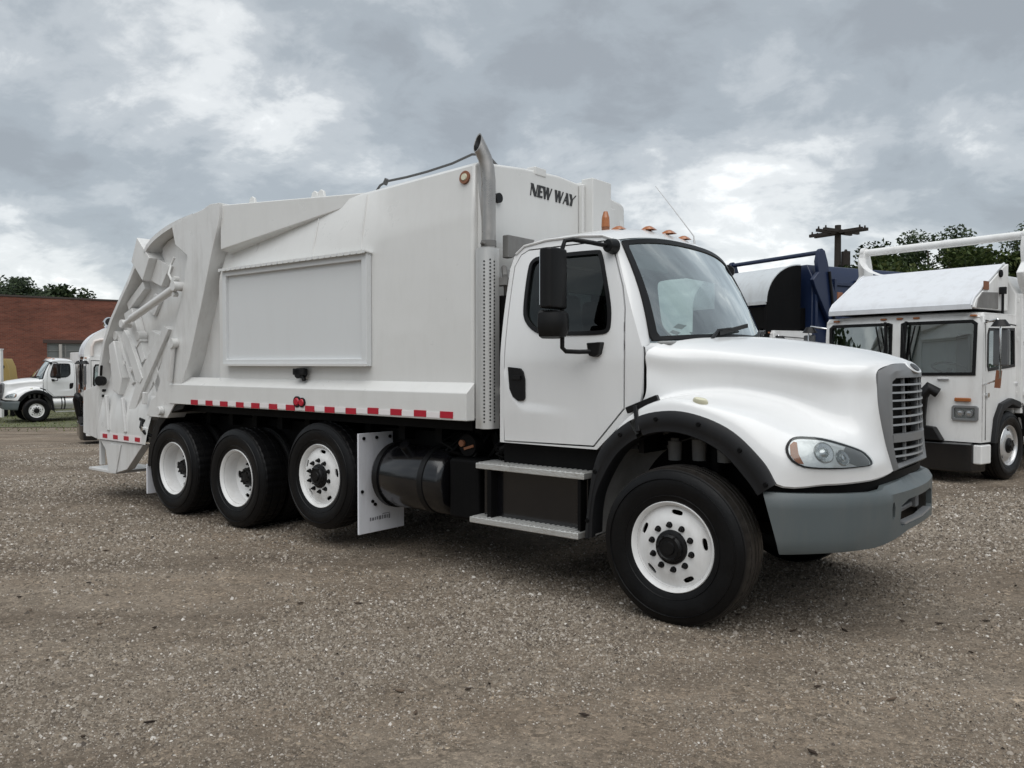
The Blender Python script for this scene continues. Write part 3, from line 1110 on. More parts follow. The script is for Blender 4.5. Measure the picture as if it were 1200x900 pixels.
# ------------------------------------------------------------------ the cab that the two bonneted trucks share
def side_y(z):
    """half width of the cab at height z"""
    return 1.10 - 0.17 * max(0.0, (z - 1.7) / 0.9) ** 1.4


HOOD = [  # columns from the middle of the bonnet out to the wheel arch, stations from the windscreen to the grille
    [(0.06, 0, 1.890), (-0.02, -.36, 1.882), (-.14, -.74, 1.858), (-.262, -1.045, 1.785), (-.268, -1.06, 1.65), (-.268, -1.085, 1.47), (-.38, -1.13, 1.30), (-.52, -1.17, 1.11), (-.635, -1.19, .93)],
    [(0.16, 0, 1.885), (.09, -.32, 1.874), (-.03, -.82, 1.818), (-.075, -.955, 1.735), (-.10, -.955, 1.62), (-.11, -.97, 1.495), (-.25, -1.10, 1.415), (-.33, -1.175, 1.345), (-.39, -1.2, 1.265)],
    [(0.33, 0, 1.868), (.29, -.28, 1.855), (.25, -.71, 1.782), (.222, -.812, 1.716), (.205, -.798, 1.61), (.185, -.82, 1.505), (.03, -1.07, 1.475), (-.02, -1.17, 1.455), (-.04, -1.2, 1.385)],
    [(0.52, 0, 1.842), (.51, -.26, 1.828), (.50, -.655, 1.752), (.510, -.738, 1.680), (.50, -.722, 1.57), (.505, -.75, 1.445), (.45, -1.04, 1.40), (.41, -1.16, 1.36), (.36, -1.2, 1.295)],
    [(0.70, 0, 1.812), (.69, -.25, 1.80), (.69, -.61, 1.726), (.698, -.690, 1.657), (.69, -.674, 1.53), (.705, -.71, 1.365), (.70, -1.0, 1.278), (.69, -1.125, 1.15), (.645, -1.18, .985)],
    [(0.85, 0, 1.785), (.83, -.24, 1.775), (.82, -.54, 1.708), (.806, -.640, 1.646), (.805, -.630, 1.50), (.83, -.675, 1.31), (.86, -.90, 1.225), (.895, -.97, 1.085), (.90, -.97, .975)],
    [(0.97, 0, 1.755), (.95, -.23, 1.748), (.93, -.50, 1.698), (.905, -.582, 1.636), (.912, -.59, 1.49), (.94, -.625, 1.30), (.99, -.71, 1.18), (1.035, -.72, 1.075), (1.045, -.72, .98)],
    [(1.06, 0, 1.722), (1.045, -.22, 1.72), (1.01, -.45, 1.69), (.98, -.535, 1.635), (.985, -.53, 1.50), (1.01, -.545, 1.34), (1.05, -.55, 1.19), (1.085, -.545, 1.085), (1.095, -.545, .99)],
    [(1.125, 0, 1.690), (1.10, -.21, 1.692), (1.075, -.35, 1.68), (1.040, -.475, 1.640), (1.045, -.487, 1.53), (1.055, -.482, 1.40), (1.085, -.447, 1.20), (1.108, -.420, 1.09), (1.125, -.400, 1.012)],
]


def hood_mesh():
    P = []
    for st in HOOD:
        right = [tuple(p) for p in st]
        left = [(x, -y, z) for x, y, z in reversed(right[1:])]
        P.append(list(reversed(right)) + [(x, y, z) for x, y, z in reversed(left)][0:0] + [(x, -y, z) for x, y, z in right[1:]])
    g = catmull(P, 5)
    n, m = len(g), len(g[0])
    mb = MB().grid([[tuple(p) for p in r] for r in g])
    # inner skin so that the panel has thickness
    inner = [[(p[0] - 0.012, p[1] * 0.985, p[2] - 0.012) for p in r] for r in g]
    mb2 = MB().grid([list(reversed(r)) for r in inner])
    mb.add(mb2.v, mb2.f)
    return mb, g


def hood_point(g, s, t):
    """s along the stations 0..8, t from the bottom edge of the near side (0) to the middle (8)"""
    i, j = s * 5, t * 5
    i0, j0 = min(int(i), len(g) - 2), min(int(j), len(g[0]) - 2)
    a, b = i - i0, j - j0
    return (g[i0][j0] * (1 - a) * (1 - b) + g[i0 + 1][j0] * a * (1 - b) + g[i0][j0 + 1] * (1 - a) * b + g[i0 + 1][j0 + 1] * a * b)


def ws_point(u, v):
    """windscreen surface: u -1..1 across, v 0 bottom .. 1 top"""
    b = Vector((-0.03 - 0.27 * abs(u) ** 2.4, u * 0.995, 1.865 - 0.035 * abs(u) ** 2))
    t = Vector((-0.51 - 0.085 * abs(u) ** 2.4, u * 0.895, 2.640 - 0.070 * abs(u) ** 2.6))
    p = b.lerp(t, v)
    p.x += 0.035 * math.sin(PI * v) * 1.0
    return p


DOOR = [(-1.470, 1.105), (-0.668, 1.115), (-0.425, 1.385), (-0.425, 1.75), (-0.45, 2.07), (-0.487, 2.225), (-0.60, 2.50), (-0.635, 2.545), (-0.69, 2.562),
        (-1.36, 2.556), (-1.425, 2.525), (-1.470, 2.44)]
WIN = chaikin([(-1.335, 2.42), (-1.315, 2.475), (-1.25, 2.505), (-0.72, 2.505), (-0.69, 2.49), (-0.63, 2.325), (-0.555, 2.09), (-0.545, 1.96), (-0.555, 1.915), (-0.60, 1.895),
       (-0.90, 1.895), (-1.14, 1.905), (-1.23, 1.945), (-1.30, 2.01), (-1.33, 2.09)], 2)


def grow(poly, d):
    c = Vector((sum(p[0] for p in poly) / len(poly), sum(p[1] for p in poly) / len(poly)))
    n = len(poly)
    out = []
    for i in range(n):
        a, b, e = Vector(poly[i - 1]), Vector(poly[i]), Vector(poly[(i + 1) % n])
        t1, t2 = (b - a).normalized(), (e - b).normalized()
        n1, n2 = Vector((t1.y, -t1.x)), Vector((t2.y, -t2.x))
        nn = (n1 + n2)
        nn = nn.normalized() * (d / max(0.5, nn.length / 2))
        q1, q2 = b + nn, b - nn
        out.append(tuple(q1 if ((q1 - c).length > (q2 - c).length) == (d > 0) else q2))
    return out


def strip_along(poly, fn, w, h, closed=True):
    """a flat moulding that follows a closed outline on a bent surface"""
    pts = []
    n = len(poly)
    for i in range(n):
        a, b = Vector(poly[i]), Vector(poly[(i + 1) % n])
        k = max(1, int((b - a).length / 0.06))
        pts += [a.lerp(b, j / k) for j in range(k)]
    inner = grow([tuple(p) for p in pts], -w)
    m = MB()
    rows = []
    for p, q in zip(pts, inner):
        rows.append([fn(p[0], p[1], 0.012), fn(p[0], p[1], -h), fn(q[0], q[1], -h), fn(q[0], q[1], 0.012)])
    return m.grid(rows, cu=True, cv=True)


def build_cab(T, detail=True):
    """cab, doors, glass, bonnet, wings, lamps, bumper, mirrors and cabin of a bonneted truck; x forward, near side y < 0"""
    paint = M['paint']
    # ---- shell of the cab
    side_outer = [(-1.52, 1.088), (-0.640, 1.088), (-0.30, 1.41), (-0.285, 1.5), (-0.285, 1.80), (-0.30, 1.83), (-0.598, 2.565), (-0.70, 2.605), (-0.90, 2.625), (-1.2, 2.622),
                  (-1.42, 2.59), (-1.50, 2.52), (-1.52, 2.42)]

    cab_m = MB()
    for sgn in (-1, 1):
        def fs(u, v, d, sgn=sgn):
            return (u, sgn * (side_y(v) - d), v)
        cab_m.sheet(side_outer, [grow(DOOR, 0.011)], fs, 0.09, 0.03)
    # roof
    edge = [(-1.525, 2.42), (-1.505, 2.52), (-1.42, 2.592), (-1.2, 2.624), (-0.9, 2.627), (-0.7, 2.607), (-0.598, 2.567)]
    mid = [(-1.545, 2.44), (-1.52, 2.60), (-1.42, 2.69), (-1.2, 2.738), (-0.9, 2.752), (-0.70, 2.735), (-0.515, 2.642)]
    ctrl = []
    for (xe, ze), (xc, zc) in zip(edge, mid):
        row = []
        hw = side_y(ze)
        for k in range(17):
            t = -1 + k / 8
            row.append((xe + (xc - xe) * (1 - t * t), hw * t, ze + (zc - ze) * (1 - abs(t) ** 2.6)))
        ctrl.append(row)
    rg = catmull(ctrl, 3)
    cab_m.grid([[tuple(p) for p in r] for r in rg])
    cab_m.grid([[(p[0], p[1] * 0.97, p[2] - 0.03) for p in r] for r in rg])
    # back wall with a rear window
    bw = [(-1.08, 1.088), (1.08, 1.088), (1.08, 1.7), (1.03, 2.1), (0.97, 2.43), (-0.97, 2.43), (-1.03, 2.1), (-1.08, 1.7)]
    cab_m.sheet(bw, [[(-0.5, 1.95), (0.5, 1.95), (0.5, 2.3), (-0.5, 2.3)]], lambda u, v, d: (-1.524 + d, u, v), 0.2, 0.02)
    # A pillars between the side and the windscreen
    for sgn in (-1, 1):
        rows = []
        for k in range(9):
            v = k / 8
            z = 1.80 + (2.566 - 1.80) * v
            x = -0.287 - 0.311 * v
            a = Vector((x, sgn * side_y(z), z))
            w_ = ws_point(sgn * 0.985, v)
            rows.append([tuple(a), tuple(a.lerp(w_, 0.35) + Vector((0.010, sgn * 0.004, 0))), tuple(a.lerp(w_, 0.7) + Vector((0.008, 0, 0))), tuple(w_)])
        cab_m.grid(rows)
    cab_m.box(-1.50, -0.66, -1.06, 1.06, 1.089, 1.10)
    cab = obj('cab', cab_m, paint, T, smooth=38)
    # firewall and cowl
    cw = MB()
    rows = []
    for k in range(21):
        u = (-1 + k / 10) * 0.93
        p = ws_point(u, 0)
        rows.append([(p.x - 0.05, p.y, p.z + 0.002), (p.x + 0.02, p.y, p.z - 0.008), (p.x + 0.06, p.y * 0.99, p.z - 0.05), (p.x + 0.06, p.y * 0.99, p.z - 0.30)])
    cw.grid(rows)
    cw.box(-0.34, -0.30, -1.04, 1.04, 1.08, 1.80)
    obj('cowl', cw, M['black'], T)
    for sgn in (-1, 1):
        pp = MB()
        c0, c1, c2 = ws_point(sgn * 0.985, 0), ws_point(sgn * 0.93, 0), ws_point(sgn * 0.88, 0)
        pp.grid([[(-0.300, sgn * 1.086, 1.822), (-0.272, sgn * 1.078, 1.800), (-0.270, sgn * 1.060, 1.70)],
                 [(c0.x - .01, c0.y, c0.z + .004), (c0.x + .030, c0.y * 1.01, c0.z - .03), (-0.275, sgn * 1.03, 1.70)],
                 [(c1.x - .01, c1.y, c1.z + .002), (c1.x + .045, c1.y, c1.z - .02), (-0.27, sgn * 0.98, 1.70)],
                 [(c2.x - .01, c2.y, c2.z), (c2.x + .050, c2.y, c2.z - .02), (-0.24, sgn * 0.92, 1.70)]])
        obj('cowl_corner', pp, paint, cab, smooth=60)
    # seams read dark: an inner liner behind the door gap
    # ---- doors
    for sgn in (-1, 1):
        def fs(u, v, d, sgn=sgn):
            zc = 1.385 - 0.075 * (u + 1.27) if u > -1.27 else 1.385 + 7.0 * (-1.27 - u) ** 2
            crease = -0.012 * max(0.0, min(1.0, (zc - v) / 0.03)) * max(0.0, min(1.0, (-0.78 - u) / 0.40)) * max(0.0, min(1.0, (v - 1.13) / 0.2))
            rec = 0.0
            return (u, sgn * (side_y(v) + 0.004 - d - crease - rec), v)
        dm = MB().sheet(DOOR, [WIN], fs, 0.032, 0.03)
        door = obj('door', dm, paint, T, smooth=30)
        gk = strip_along(grow(WIN, 0.004), lambda u, v, d, sgn=sgn: (u, sgn * (side_y(v) + 0.006 - d), v), 0.030, 0.005)
        obj('window_seal', gk, M['black'], door)
        wg = MB().sheet(grow(WIN, 0.004), [], lambda u, v, d, sgn=sgn: (u, sgn * (side_y(v) - 0.012 - d), v), 0.12, 0)
        obj('window', wg, M['win'], door)
        hd = MB().sheet([(-1.425, 1.665), (-1.31, 1.655), (-1.285, 1.63), (-1.268, 1.57), (-1.268, 1.43), (-1.285, 1.413), (-1.33, 1.41), (-1.38, 1.44), (-1.41, 1.50)],
                        [], lambda u, v, d, sgn=sgn: (u, sgn * (1.124 - d - 0.004 * min(1, max(0, (u + 1.42) / 0.05))), v), 0.03, 0.03)
        hd.beam((-1.385, sgn * 1.124, 1.585), (-1.30, sgn * 1.124, 1.585), 0.02, 0.03)
        obj('handle', hd, M['black'], door, bevel=0.004)
        inner = MB().sheet(grow(DOOR, -0.02), [grow(WIN, 0.03)], lambda u, v, d, sgn=sgn: (u, sgn * (side_y(v) - 0.055 - d), v), 0.15, 0.02)
        obj('door_trim', inner, M['interior_dark'], door)
    # drip rail over the doors
    for sgn in (-1, 1):
        rl = MB().tube([(x, sgn * (side_y(z) + 0.006), z + 0.004) for x, z in [(-1.48, 2.535), (-1.41, 2.592), (-1.2, 2.620), (-0.9, 2.622), (-0.70, 2.604), (-0.61, 2.57)]], 0.009, 6)
        obj('drip_rail', rl, paint, cab)
    # ---- windscreen, its rubber and wipers
    ws = MB().grid([[tuple(ws_point(-0.985 + 1.97 * i / 24, 0.0 + 1.0 * j / 12)) for j in range(13)] for i in range(25)])
    wso = obj('windshield', ws, M['ws'], T, smooth=180)
    gm = MB()
    loop = [(-0.97 + 1.94 * i / 24, 0.015) for i in range(25)] + [(0.985, 0.06 + 0.88 * i / 10) for i in range(11)] + \
           [(0.97 - 1.94 * i / 24, 0.985) for i in range(25)] + [(-0.985, 0.94 - 0.88 * i / 10) for i in range(11)]
    rows = []
    for u, v in loop:
        su, sv = u * 0.945, 0.5 + (v - 0.5) * 0.92
        o_ = Vector((0.012, 0, 0.006))
        rows.append([tuple(ws_point(u, v) - o_), tuple(ws_point(u, v) + o_), tuple(ws_point(su, sv) + o_ * 0.6), tuple(ws_point(su, sv) - o_)])
    gm.grid(rows, cu=True, cv=True)
    obj('windshield_seal', gm, M['black'], wso)
    for u0, u1 in ((-0.55, -0.05), (0.15, 0.65)):
        wm = MB()
        a, b = ws_point(u0, 0.03), ws_point(u1, 0.08)
        off = Vector((0.035, 0, 0.03))
        wm.tube([a + Vector((0.06, 0, -0.02)), a.lerp(b, 0.25) + off * 1.3, a.lerp(b, 0.6) + off * 1.4], [0.012, 0.012, 0.007], 8)
        c, d = ws_point(u0 + 0.12, 0.025), ws_point(u1 + 0.12, 0.11)
        wm.beam(c + off, d + off, 0.014, 0.03)
        obj('wiper', wm, M['black'], wso)
    # sun visor strip and mirror seen inside
    # ---- bonnet
    hm, g = hood_mesh()
    hood = obj('hood', hm, paint, T, smooth=40)
    # nostril-free nose; grille
    gr = MB()
    bound = [Vector(p) for p in [r for r in HOOD[8]]]
    half = bound
    full = [Vector((p.x, p.y, p.z)) for p in half] + [Vector((p.x, -p.y, p.z)) for p in reversed(half[1:])]
    # opening of the grille (y, z) going the same way round
    op = [(0, 1.600), (-.20, 1.600), (-.345, 1.598), (-.388, 1.575), (-.398, 1.49), (-.398, 1.36), (-.396, 1.20), (-.385, 1.09), (-.365, 1.052)]
    opf = op + [(-a, b) for a, b in reversed(op[1:])]

    def gx(y, z):
        return 1.172 - 0.42 * y * y - 0.05 * max(0, z - 1.45) ** 1.0 + 0.02 * (1.4 - z)
    rows = []
    for p, (y, z) in zip(full, opf):
        q = Vector((gx(y, z), y, z))
        midp = p.lerp(q, 0.45) + Vector((0.030, 0, 0))
        rows.append([tuple(p - Vector((0.03, 0, 0))), tuple(p + Vector((0.008, 0, 0))), tuple(midp), tuple(q + Vector((0.012, 0, 0))), tuple(q - Vector((0.06, 0, 0)))])
    # close underneath between the two last points
    gr.grid(rows, cu=True)
    # divider between upper and lower openings
    gv = []
    for k in range(13):
        y = -0.398 + 0.796 * k / 12
        gv.append([(gx(y, 1.235) - 0.02, y, 1.243), (gx(y, 1.235) + 0.014, y, 1.240), (gx(y, 1.2) + 0.014, y, 1.190), (gx(y, 1.2) - 0.02, y, 1.187)])
    gr.grid(gv, cv=True)
    grille = obj('grille', gr, M['grille'], T, smooth=40)
    zs = [1.553, 1.503, 1.453, 1.402, 1.350, 1.298, 1.145, 1.098]
    for z in zs:
        hw = lerp_tab([(1.06, .375), (1.10, .392), (1.48, .402), (1.575, .395)], z)
        b = MB()
        r = []
        for k in range(13):
            y = -hw + 2 * hw * k / 12
            x = gx(y, z)
            r.append([(x - 0.03, y, z + 0.004), (x + 0.006, y, z + 0.008), (x + 0.008, y, z - 0.004), (x - 0.03, y, z - 0.005)])
        b.grid(r, cv=True)
        obj('grille_bar', b, M['bar'], grille)
    for y in (-0.215, 0.055, 0.30):
        b = MB()
        for z0, z1 in ((1.068, 1.186), (1.244, 1.598)):
            b.beam((gx(y, z0) - 0.012, y, z0), (gx(y, z1) - 0.012, y, z1), 0.016, 0.018, up=(1, 0, 0))
        obj('grille_post', b, M['grille'], grille)
    core = MB().box(0.98, 1.02, -0.40, 0.40, 1.03, 1.60)
    obj('radiator', core, M['chassis'], T)
    # badge pad on the nose
    pad = MB()
    for s_ in (1,):
        ring0 = [(0.125 * math.copysign(abs(math.cos(t)) ** 0.7, math.cos(t)), 1.668 + 0.040 * math.sin(t)) for t in [2 * PI * i / 28 for i in range(28)]]
        pad.prism(ring0, lambda a, b, w: (1.122 - 0.35 * a * a - 0.9 * (b - 1.675) + w, a, b), 0.0, 0.026)
    po = obj('badge', pad, paint, hood, bevel=0.008)
    ov = MB().prism([(0.070 * math.cos(2 * PI * i / 28), 1.668 + 0.024 * math.sin(2 * PI * i / 28)) for i in range(28)],
                    lambda a, b, w: (1.122 - 0.35 * a * a - 0.9 * (b - 1.675) + w, a, b), 0.024, 0.032)
    obj('emblem', ov, M['print'], po, bevel=0.003)
    # ---- head lamps: outline on the nose surface (s, t of the bonnet net)
    hl = chaikin([(3.98, 1.40), (4.03, 1.68), (4.18, 1.86), (4.5, 1.98), (5.0, 2.05), (5.5, 2.02), (5.9, 1.92), (6.17, 1.74), (6.32, 1.4), (6.38, 1.05), (6.27, 0.9), (5.8, 0.88), (5.2, 0.84), (4.7, 0.78), (4.4, 0.78), (4.13, 0.92), (4.0, 1.16)], 1)

    def hp(s, t):
        return hood_point(g, s, t)

    def hn(s, t):
        a = hp(s + 0.08, t) - hp(s - 0.08, t)
        b = hp(s, t + 0.08) - hp(s, t - 0.08)
        n_ = a.cross(b).normalized()
        return n_ if n_.y < 0 or n_.x > 0.5 else -n_
    for sgn in (-1, 1):
        def fl(u, v, d, lift=0.0, sgn=sgn):
            p = hp(u, v) + hn(u, v) * (lift - d)
            return (p.x, p.y if sgn < 0 else -p.y, p.z)
        bz = MB().sheet(hl, [grow(hl, -0.06)], lambda u, v, d: fl(u, v, d, 0.010), 0.14, 0.03)
        lamp = obj('headlight', bz, M['black'], T)
        inn = grow(hl, -0.045)
        bowl = MB().sheet(inn, [], lambda u, v, d: fl(u, v, d, 0.0025), 0.12, 0)
        obj('reflector', bowl, M['bowl'], lamp)
        am = MB().sheet([(4.06, 1.42), (4.12, 1.60), (4.20, 1.62), (4.30, 1.22), (4.46, 0.90), (4.32, 0.88), (4.14, 1.06)], [], lambda u, v, d: fl(u, v, d, 0.006), 0.12, 0)
        obj('turn_signal', am, M['amber'], lamp)
        sh = MB().sheet([(5.62, 1.98), (5.9, 1.86), (6.12, 1.58), (6.26, 1.15), (6.2, 0.98), (5.75, 0.96), (5.48, 1.2), (5.45, 1.6)], [], lambda u, v, d: fl(u, v, d, 0.0048), 0.12, 0)
        obj('lamp_shroud', sh, M['grille'], lamp)
        lb = MB()
        for (s_, t_, rr) in ((4.95, 1.50, 0.066), (5.42, 1.38, 0.050)):
            c, n_ = hp(s_, t_), hn(s_, t_)
            a = n_.orthogonal().normalized(); b = n_.cross(a)
            rows = []
            for rad, dep in ((rr, 0.004), (rr * 0.93, 0.009), (rr * 0.88, 0.005), (rr * 0.5, 0.004), (rr * 0.32, 0.014), (0.001, 0.017)):
                rows.append([tuple(Vector(((c + n_ * dep + (a * math.cos(q) + b * math.sin(q)) * rad).x,
                                           (c + n_ * dep + (a * math.cos(q) + b * math.sin(q)) * rad).y * (1 if sgn < 0 else -1),
                                           (c + n_ * dep + (a * math.cos(q) + b * math.sin(q)) * rad).z))) for q in [2 * PI * i / 24 for i in range(24)]])
            lb.grid(rows, cv=True)
        obj('lamp_bulb', lb, M['reflect'], lamp)
        cv = MB().sheet(inn, [], lambda u, v, d: fl(u, v, d, 0.026 - 0.010 * 0), 0.14, 0)
        obj('lens', cv, M['lens'], lamp, smooth=180)
    # ---- wheel arch flares
    fo = [(-0.685, 0.47), (-0.66, 0.70), (-0.602, 0.999), (-0.486, 1.183), (-0.265, 1.336), (-0.029, 1.388), (0.192, 1.363), (0.405, 1.275), (0.586, 1.111), (0.668, 0.975)]
    fi = [(-0.612, 0.49), (-0.60, 0.68), (-0.551, 0.852), (-0.400, 1.085), (-0.20, 1.215), (0.0, 1.250), (0.190, 1.215), (0.352, 1.135), (0.490, 0.995), (0.565, 0.90)]
    fo2 = [[Vector((a, 0, b)) for a, b in fo], [Vector((a, 0, b)) for a, b in fi]]
    dense = catmull(fo2, 5)
    for sgn in (-1, 1):
        yb = [lerp_tab([(-0.7, 1.17), (-0.35, 1.195), (0.36, 1.20), (0.66, 1.185)], p.x) for p in dense[0]]
        rows = []
        for k in range(len(dense[0])):
            o_, i_ = dense[0][k], dense[-1][k]
            y = yb[k]
            prof = [(o_, y - 0.03), (o_, y + 0.012), (o_.lerp(i_, 0.15), y + 0.026), (o_.lerp(i_, 0.55), y + 0.034), (o_.lerp(i_, 0.62), y + 0.028), (o_.lerp(i_, 0.95), y + 0.030), (i_, y + 0.020), (i_, y - 0.10)]
            rows.append([(p.x, sgn * w_, p.z) for p, w_ in prof])
        cut = 19
        parts_ = (rows[:cut + 1], rows[cut + 1:])
        for pr in parts_:
            fl_ = obj('fender_flare', MB().grid(pr), M['flare'], T, smooth=45)
            for k in range(3, len(pr) - 1, 7):
                c = Vector(pr[k][2]).lerp(Vector(pr[k][3]), 0.5)
                obj('bolt', MB().cyl(c, c + Vector((0, sgn * 0.012, 0)), 0.016, 0.013, 10), M['chassis'], fl_)
        # wheel well
        lin = MB()
        rows = []
        for k in range(0, 25):
            t = math.radians(-8 + 200 * k / 24)
            rr = 0.655
            cx, cz = -0.02 + rr * math.cos(t) * 0.93, 0.62 + rr * math.sin(t)
            rows.append([(cx, sgn * 1.16, cz), (cx, sgn * 0.78, cz + 0.02), (cx * 0.9, sgn * 0.70, cz - 0.10)])
        # the liner stops in front where the engine bay is open
        lin.grid(rows[11:])
        lin.grid([[(p[0] + 0.006, p[1], p[2] + 0.012) for p in r] for r in rows[11:]])
        obj('wheel_well', lin, M['liner'], T, smooth=60)
        bay = MB().box(-0.50, 0.62, sgn * 0.52, sgn * 0.70, 0.80, 1.36)
        bay.cyl((0.12, sgn * 0.80, 1.20), (0.12, sgn * 0.80, 0.72), 0.05).tube([(-0.3, sgn * 0.74, 1.15), (0, sgn * 0.8, 1.25), (0.35, sgn * 0.74, 1.1)], 0.04, 8)
        obj('engine_bay', bay, M['chassis'], T)
        for q, (bx, bz, hh) in enumerate(((-0.16, 1.13, 0.10), (0.02, 1.15, 0.11), (0.20, 1.13, 0.09))):
            obj('reservoir', MB().cyl((bx, sgn * 0.86, bz - hh), (bx, sgn * 0.86, bz + 0.03), 0.045, 0.05, 12).cyl((bx, sgn * 0.86, bz + 0.031), (bx, sgn * 0.86, bz + 0.05), 0.03, n=10), M['liner'], T)
        # bonnet latch and side marker
        lt = MB().beam((-0.36, sgn * 1.16, 1.375), (-0.15, sgn * 1.115, 1.465), 0.055, 0.045).beam((-0.285, sgn * 1.18, 1.41), (-0.235, sgn * 1.225, 1.24), 0.03, 0.03, up=(1, 0, 0))
        obj('hood_latch', lt, M['black'], T, bevel=0.006)
        pm = hp(2.40, 1.35); nm_ = hn(2.40, 1.35)
        mk = MB()
        a = Vector((1, 0, -0.2)).normalized(); a = (a - nm_ * a.dot(nm_)).normalized(); b = nm_.cross(a)
        rows = []
        for rad, dep in ((1.0, -0.004), (1.0, 0.012), (0.8, 0.024), (0.02, 0.030)):
            rows.append([((pm + a * (0.052 * rad * math.cos(q)) + b * (0.026 * rad * math.sin(q)) + nm_ * dep)) for q in [2 * PI * i / 20 for i in range(20)]])
        mk.grid([[(p.x, p.y * (1 if sgn < 0 else -1), p.z) for p in r] for r in rows], cv=True)
        obj('side_marker', mk, M['clear_lens'], T)
    # ---- bumper: plan curve, near end to far end
    plan = [(0.60, -1.215), (0.72, -1.165), (0.85, -1.06), (0.97, -0.94), (1.07, -0.79), (1.145, -0.61), (1.175, -0.46), (1.20, -0.25), (1.21, 0.0)]
    plan = plan + [(a, -b) for a, b in reversed(plan[:-1])]
    pc = catmull([[Vector((a, b, 0)) for a, b in plan], [Vector((a, b, 1)) for a, b in plan]], 4)[0]
    acc = [0.0]
    for p, q in zip(pc, pc[1:]):
        acc.append(acc[-1] + (q - p).length)
    total = acc[-1]

    def bp(u, v, d):
        k = min(max(0, next((i for i in range(len(acc)) if acc[i] > u), len(acc) - 1) - 1), len(pc) - 2)
        t = (u - acc[k]) / (acc[k + 1] - acc[k])
        p = pc[k].lerp(pc[k + 1], t)
        tg = (pc[k + 1] - pc[k]).normalized()
        nr = Vector((tg.y, -tg.x, 0))
        side = 0.0
        rise = lerp_tab([(-0.5, 0.0), (0.5, 0.0)], v)
        if v > 0.88:
            side = (v - 0.88) ** 2 * 14
        if v < 0.62:
            side += (0.62 - v) ** 2 * 6
        p = p - nr * (d + side)
        return (p.x, p.y, v)
    mid_u = total / 2
    su = 0.10
    outer = [(0.0, 0.925), (0.35, 0.918), (0.72, 0.912), (0.82, 0.918), (0.88, 0.935), (mid_u, 0.955)]
    outer = outer + [(total - a, b) for a, b in reversed(outer[:-1])]
    low = [(total - su, 0.555), (total - 0.75, 0.575), (total - 0.92, 0.60), (mid_u + 0.3, 0.635), (mid_u, 0.64), (mid_u - 0.3, 0.635), (0.92, 0.60), (0.75, 0.575), (su, 0.555)]
    holes = [[(0.905, 0.735), (0.925, 0.725), (0.94, 0.74), (0.945, 0.80), (0.93, 0.835), (0.912, 0.83), (0.902, 0.80)]]
    holes.append([(total - a, b) for a, b in reversed(holes[0])])
    holes.append([(mid_u - 0.44, 0.70), (mid_u - 0.42, 0.672), (mid_u + 0.42, 0.672), (mid_u + 0.44, 0.70), (mid_u + 0.42, 0.80), (mid_u + 0.30, 0.83), (mid_u - 0.30, 0.83), (mid_u - 0.42, 0.80)])
    bmm = MB().sheet(outer + low, holes, bp, 0.06, 0.035)
    bumper = obj('bumper', bmm, M['grey'], T, smooth=35)
    ins = MB()
    for k in range(12):
        pass
    back = MB().box(0.98, 1.05, -0.60, 0.60, 0.58, 0.90)
    obj('bumper_core', back, M['chassis'], bumper)
    hk = MB().box(1.06, 1.12, -0.33, -0.25, 0.69, 0.80).box(1.06, 1.12, 0.25, 0.33, 0.69, 0.80).box(1.05, 1.10, -0.24, 0.24, 0.70, 0.735)
    obj('tow_hook', hk, M['grille'], bumper, bevel=0.01)
    lip = MB().beam((1.165, -0.36, 0.682), (1.185, 0.0, 0.682), 0.05, 0.014).beam((1.185, 0.0, 0.682), (1.165, 0.36, 0.682), 0.05, 0.014)
    obj('bumper_lip', lip, M['bar'], bumper)
    gap = MB()
    gap.grid([[(p.x * 0.985 - 0.06, p.y * 0.96, 0.90), (p.x * 0.985 - 0.06, p.y * 0.96, 1.00), (p.x - 0.35, p.y * 0.7, 1.00)] for p in pc])
    obj('bumper_filler', gap, M['chassis'], T)
    # ---- mirrors
    for sgn in (-1, 1):
        y = sgn
        hsg = MB()
        hsg.xy([(-0.86, sgn * 1.275), (-0.80, sgn * 1.262), (-0.755, sgn * 1.30), (-0.745, sgn * 1.40), (-0.765, sgn * 1.475), (-0.80, sgn * 1.49), (-0.86, sgn * 1.485)], 2.065, 2.475)
        mir = obj('mirror', hsg, M['black'], T, bevel=0.018, seg=3)
        cvx = MB()
        rows = []
        for z, k in ((1.862, 0.55), (1.875, 0.86), (1.92, 1.0), (1.99, 1.0), (2.035, 0.95), (2.052, 0.75)):
            rows.append([(-0.86 + (0.155 * k if math.cos(q) > 0 else 0.02) * math.cos(q), sgn * (1.378 + 0.118 * k * math.sin(q)), z) for q in [2 * PI * i / 24 for i in range(24)]])
        cvx.grid(rows, cv=True)
        cvx.add(rows[0], [tuple(range(24))]); cvx.add(rows[-1], [tuple(range(24))])
        obj('convex_mirror', cvx, M['black'], mir)
        obj('mirror_glass', MB().box(-0.866, -0.862, min(sgn * 1.29, sgn * 1.47), max(sgn * 1.29, sgn * 1.47), 2.09, 2.45), M['chrome'], mir)
        arm = MB().tube([(-0.60, sgn * 1.00, 2.515), (-0.66, sgn * 1.13, 2.530), (-0.74, sgn * 1.255, 2.545), (-0.775, sgn * 1.30, 2.535), (-0.785, sgn * 1.315, 2.48), (-0.785, sgn * 1.315, 2.2),
                         (-0.785, sgn * 1.315, 1.88), (-0.785, sgn * 1.315, 1.80), (-0.772, sgn * 1.292, 1.775), (-0.72, sgn * 1.21, 1.772), (-0.655, sgn * 1.12, 1.775)], 0.016, 10)
        obj('mirror_arm', arm, M['black'], mir)
        mount = MB().cyl((-0.590, sgn * 0.955, 2.515), (-0.600, sgn * 1.035, 2.518), 0.058, 0.045, 16)
        obj('mirror_mount', mount, M['black'], mir, bevel=0.008)
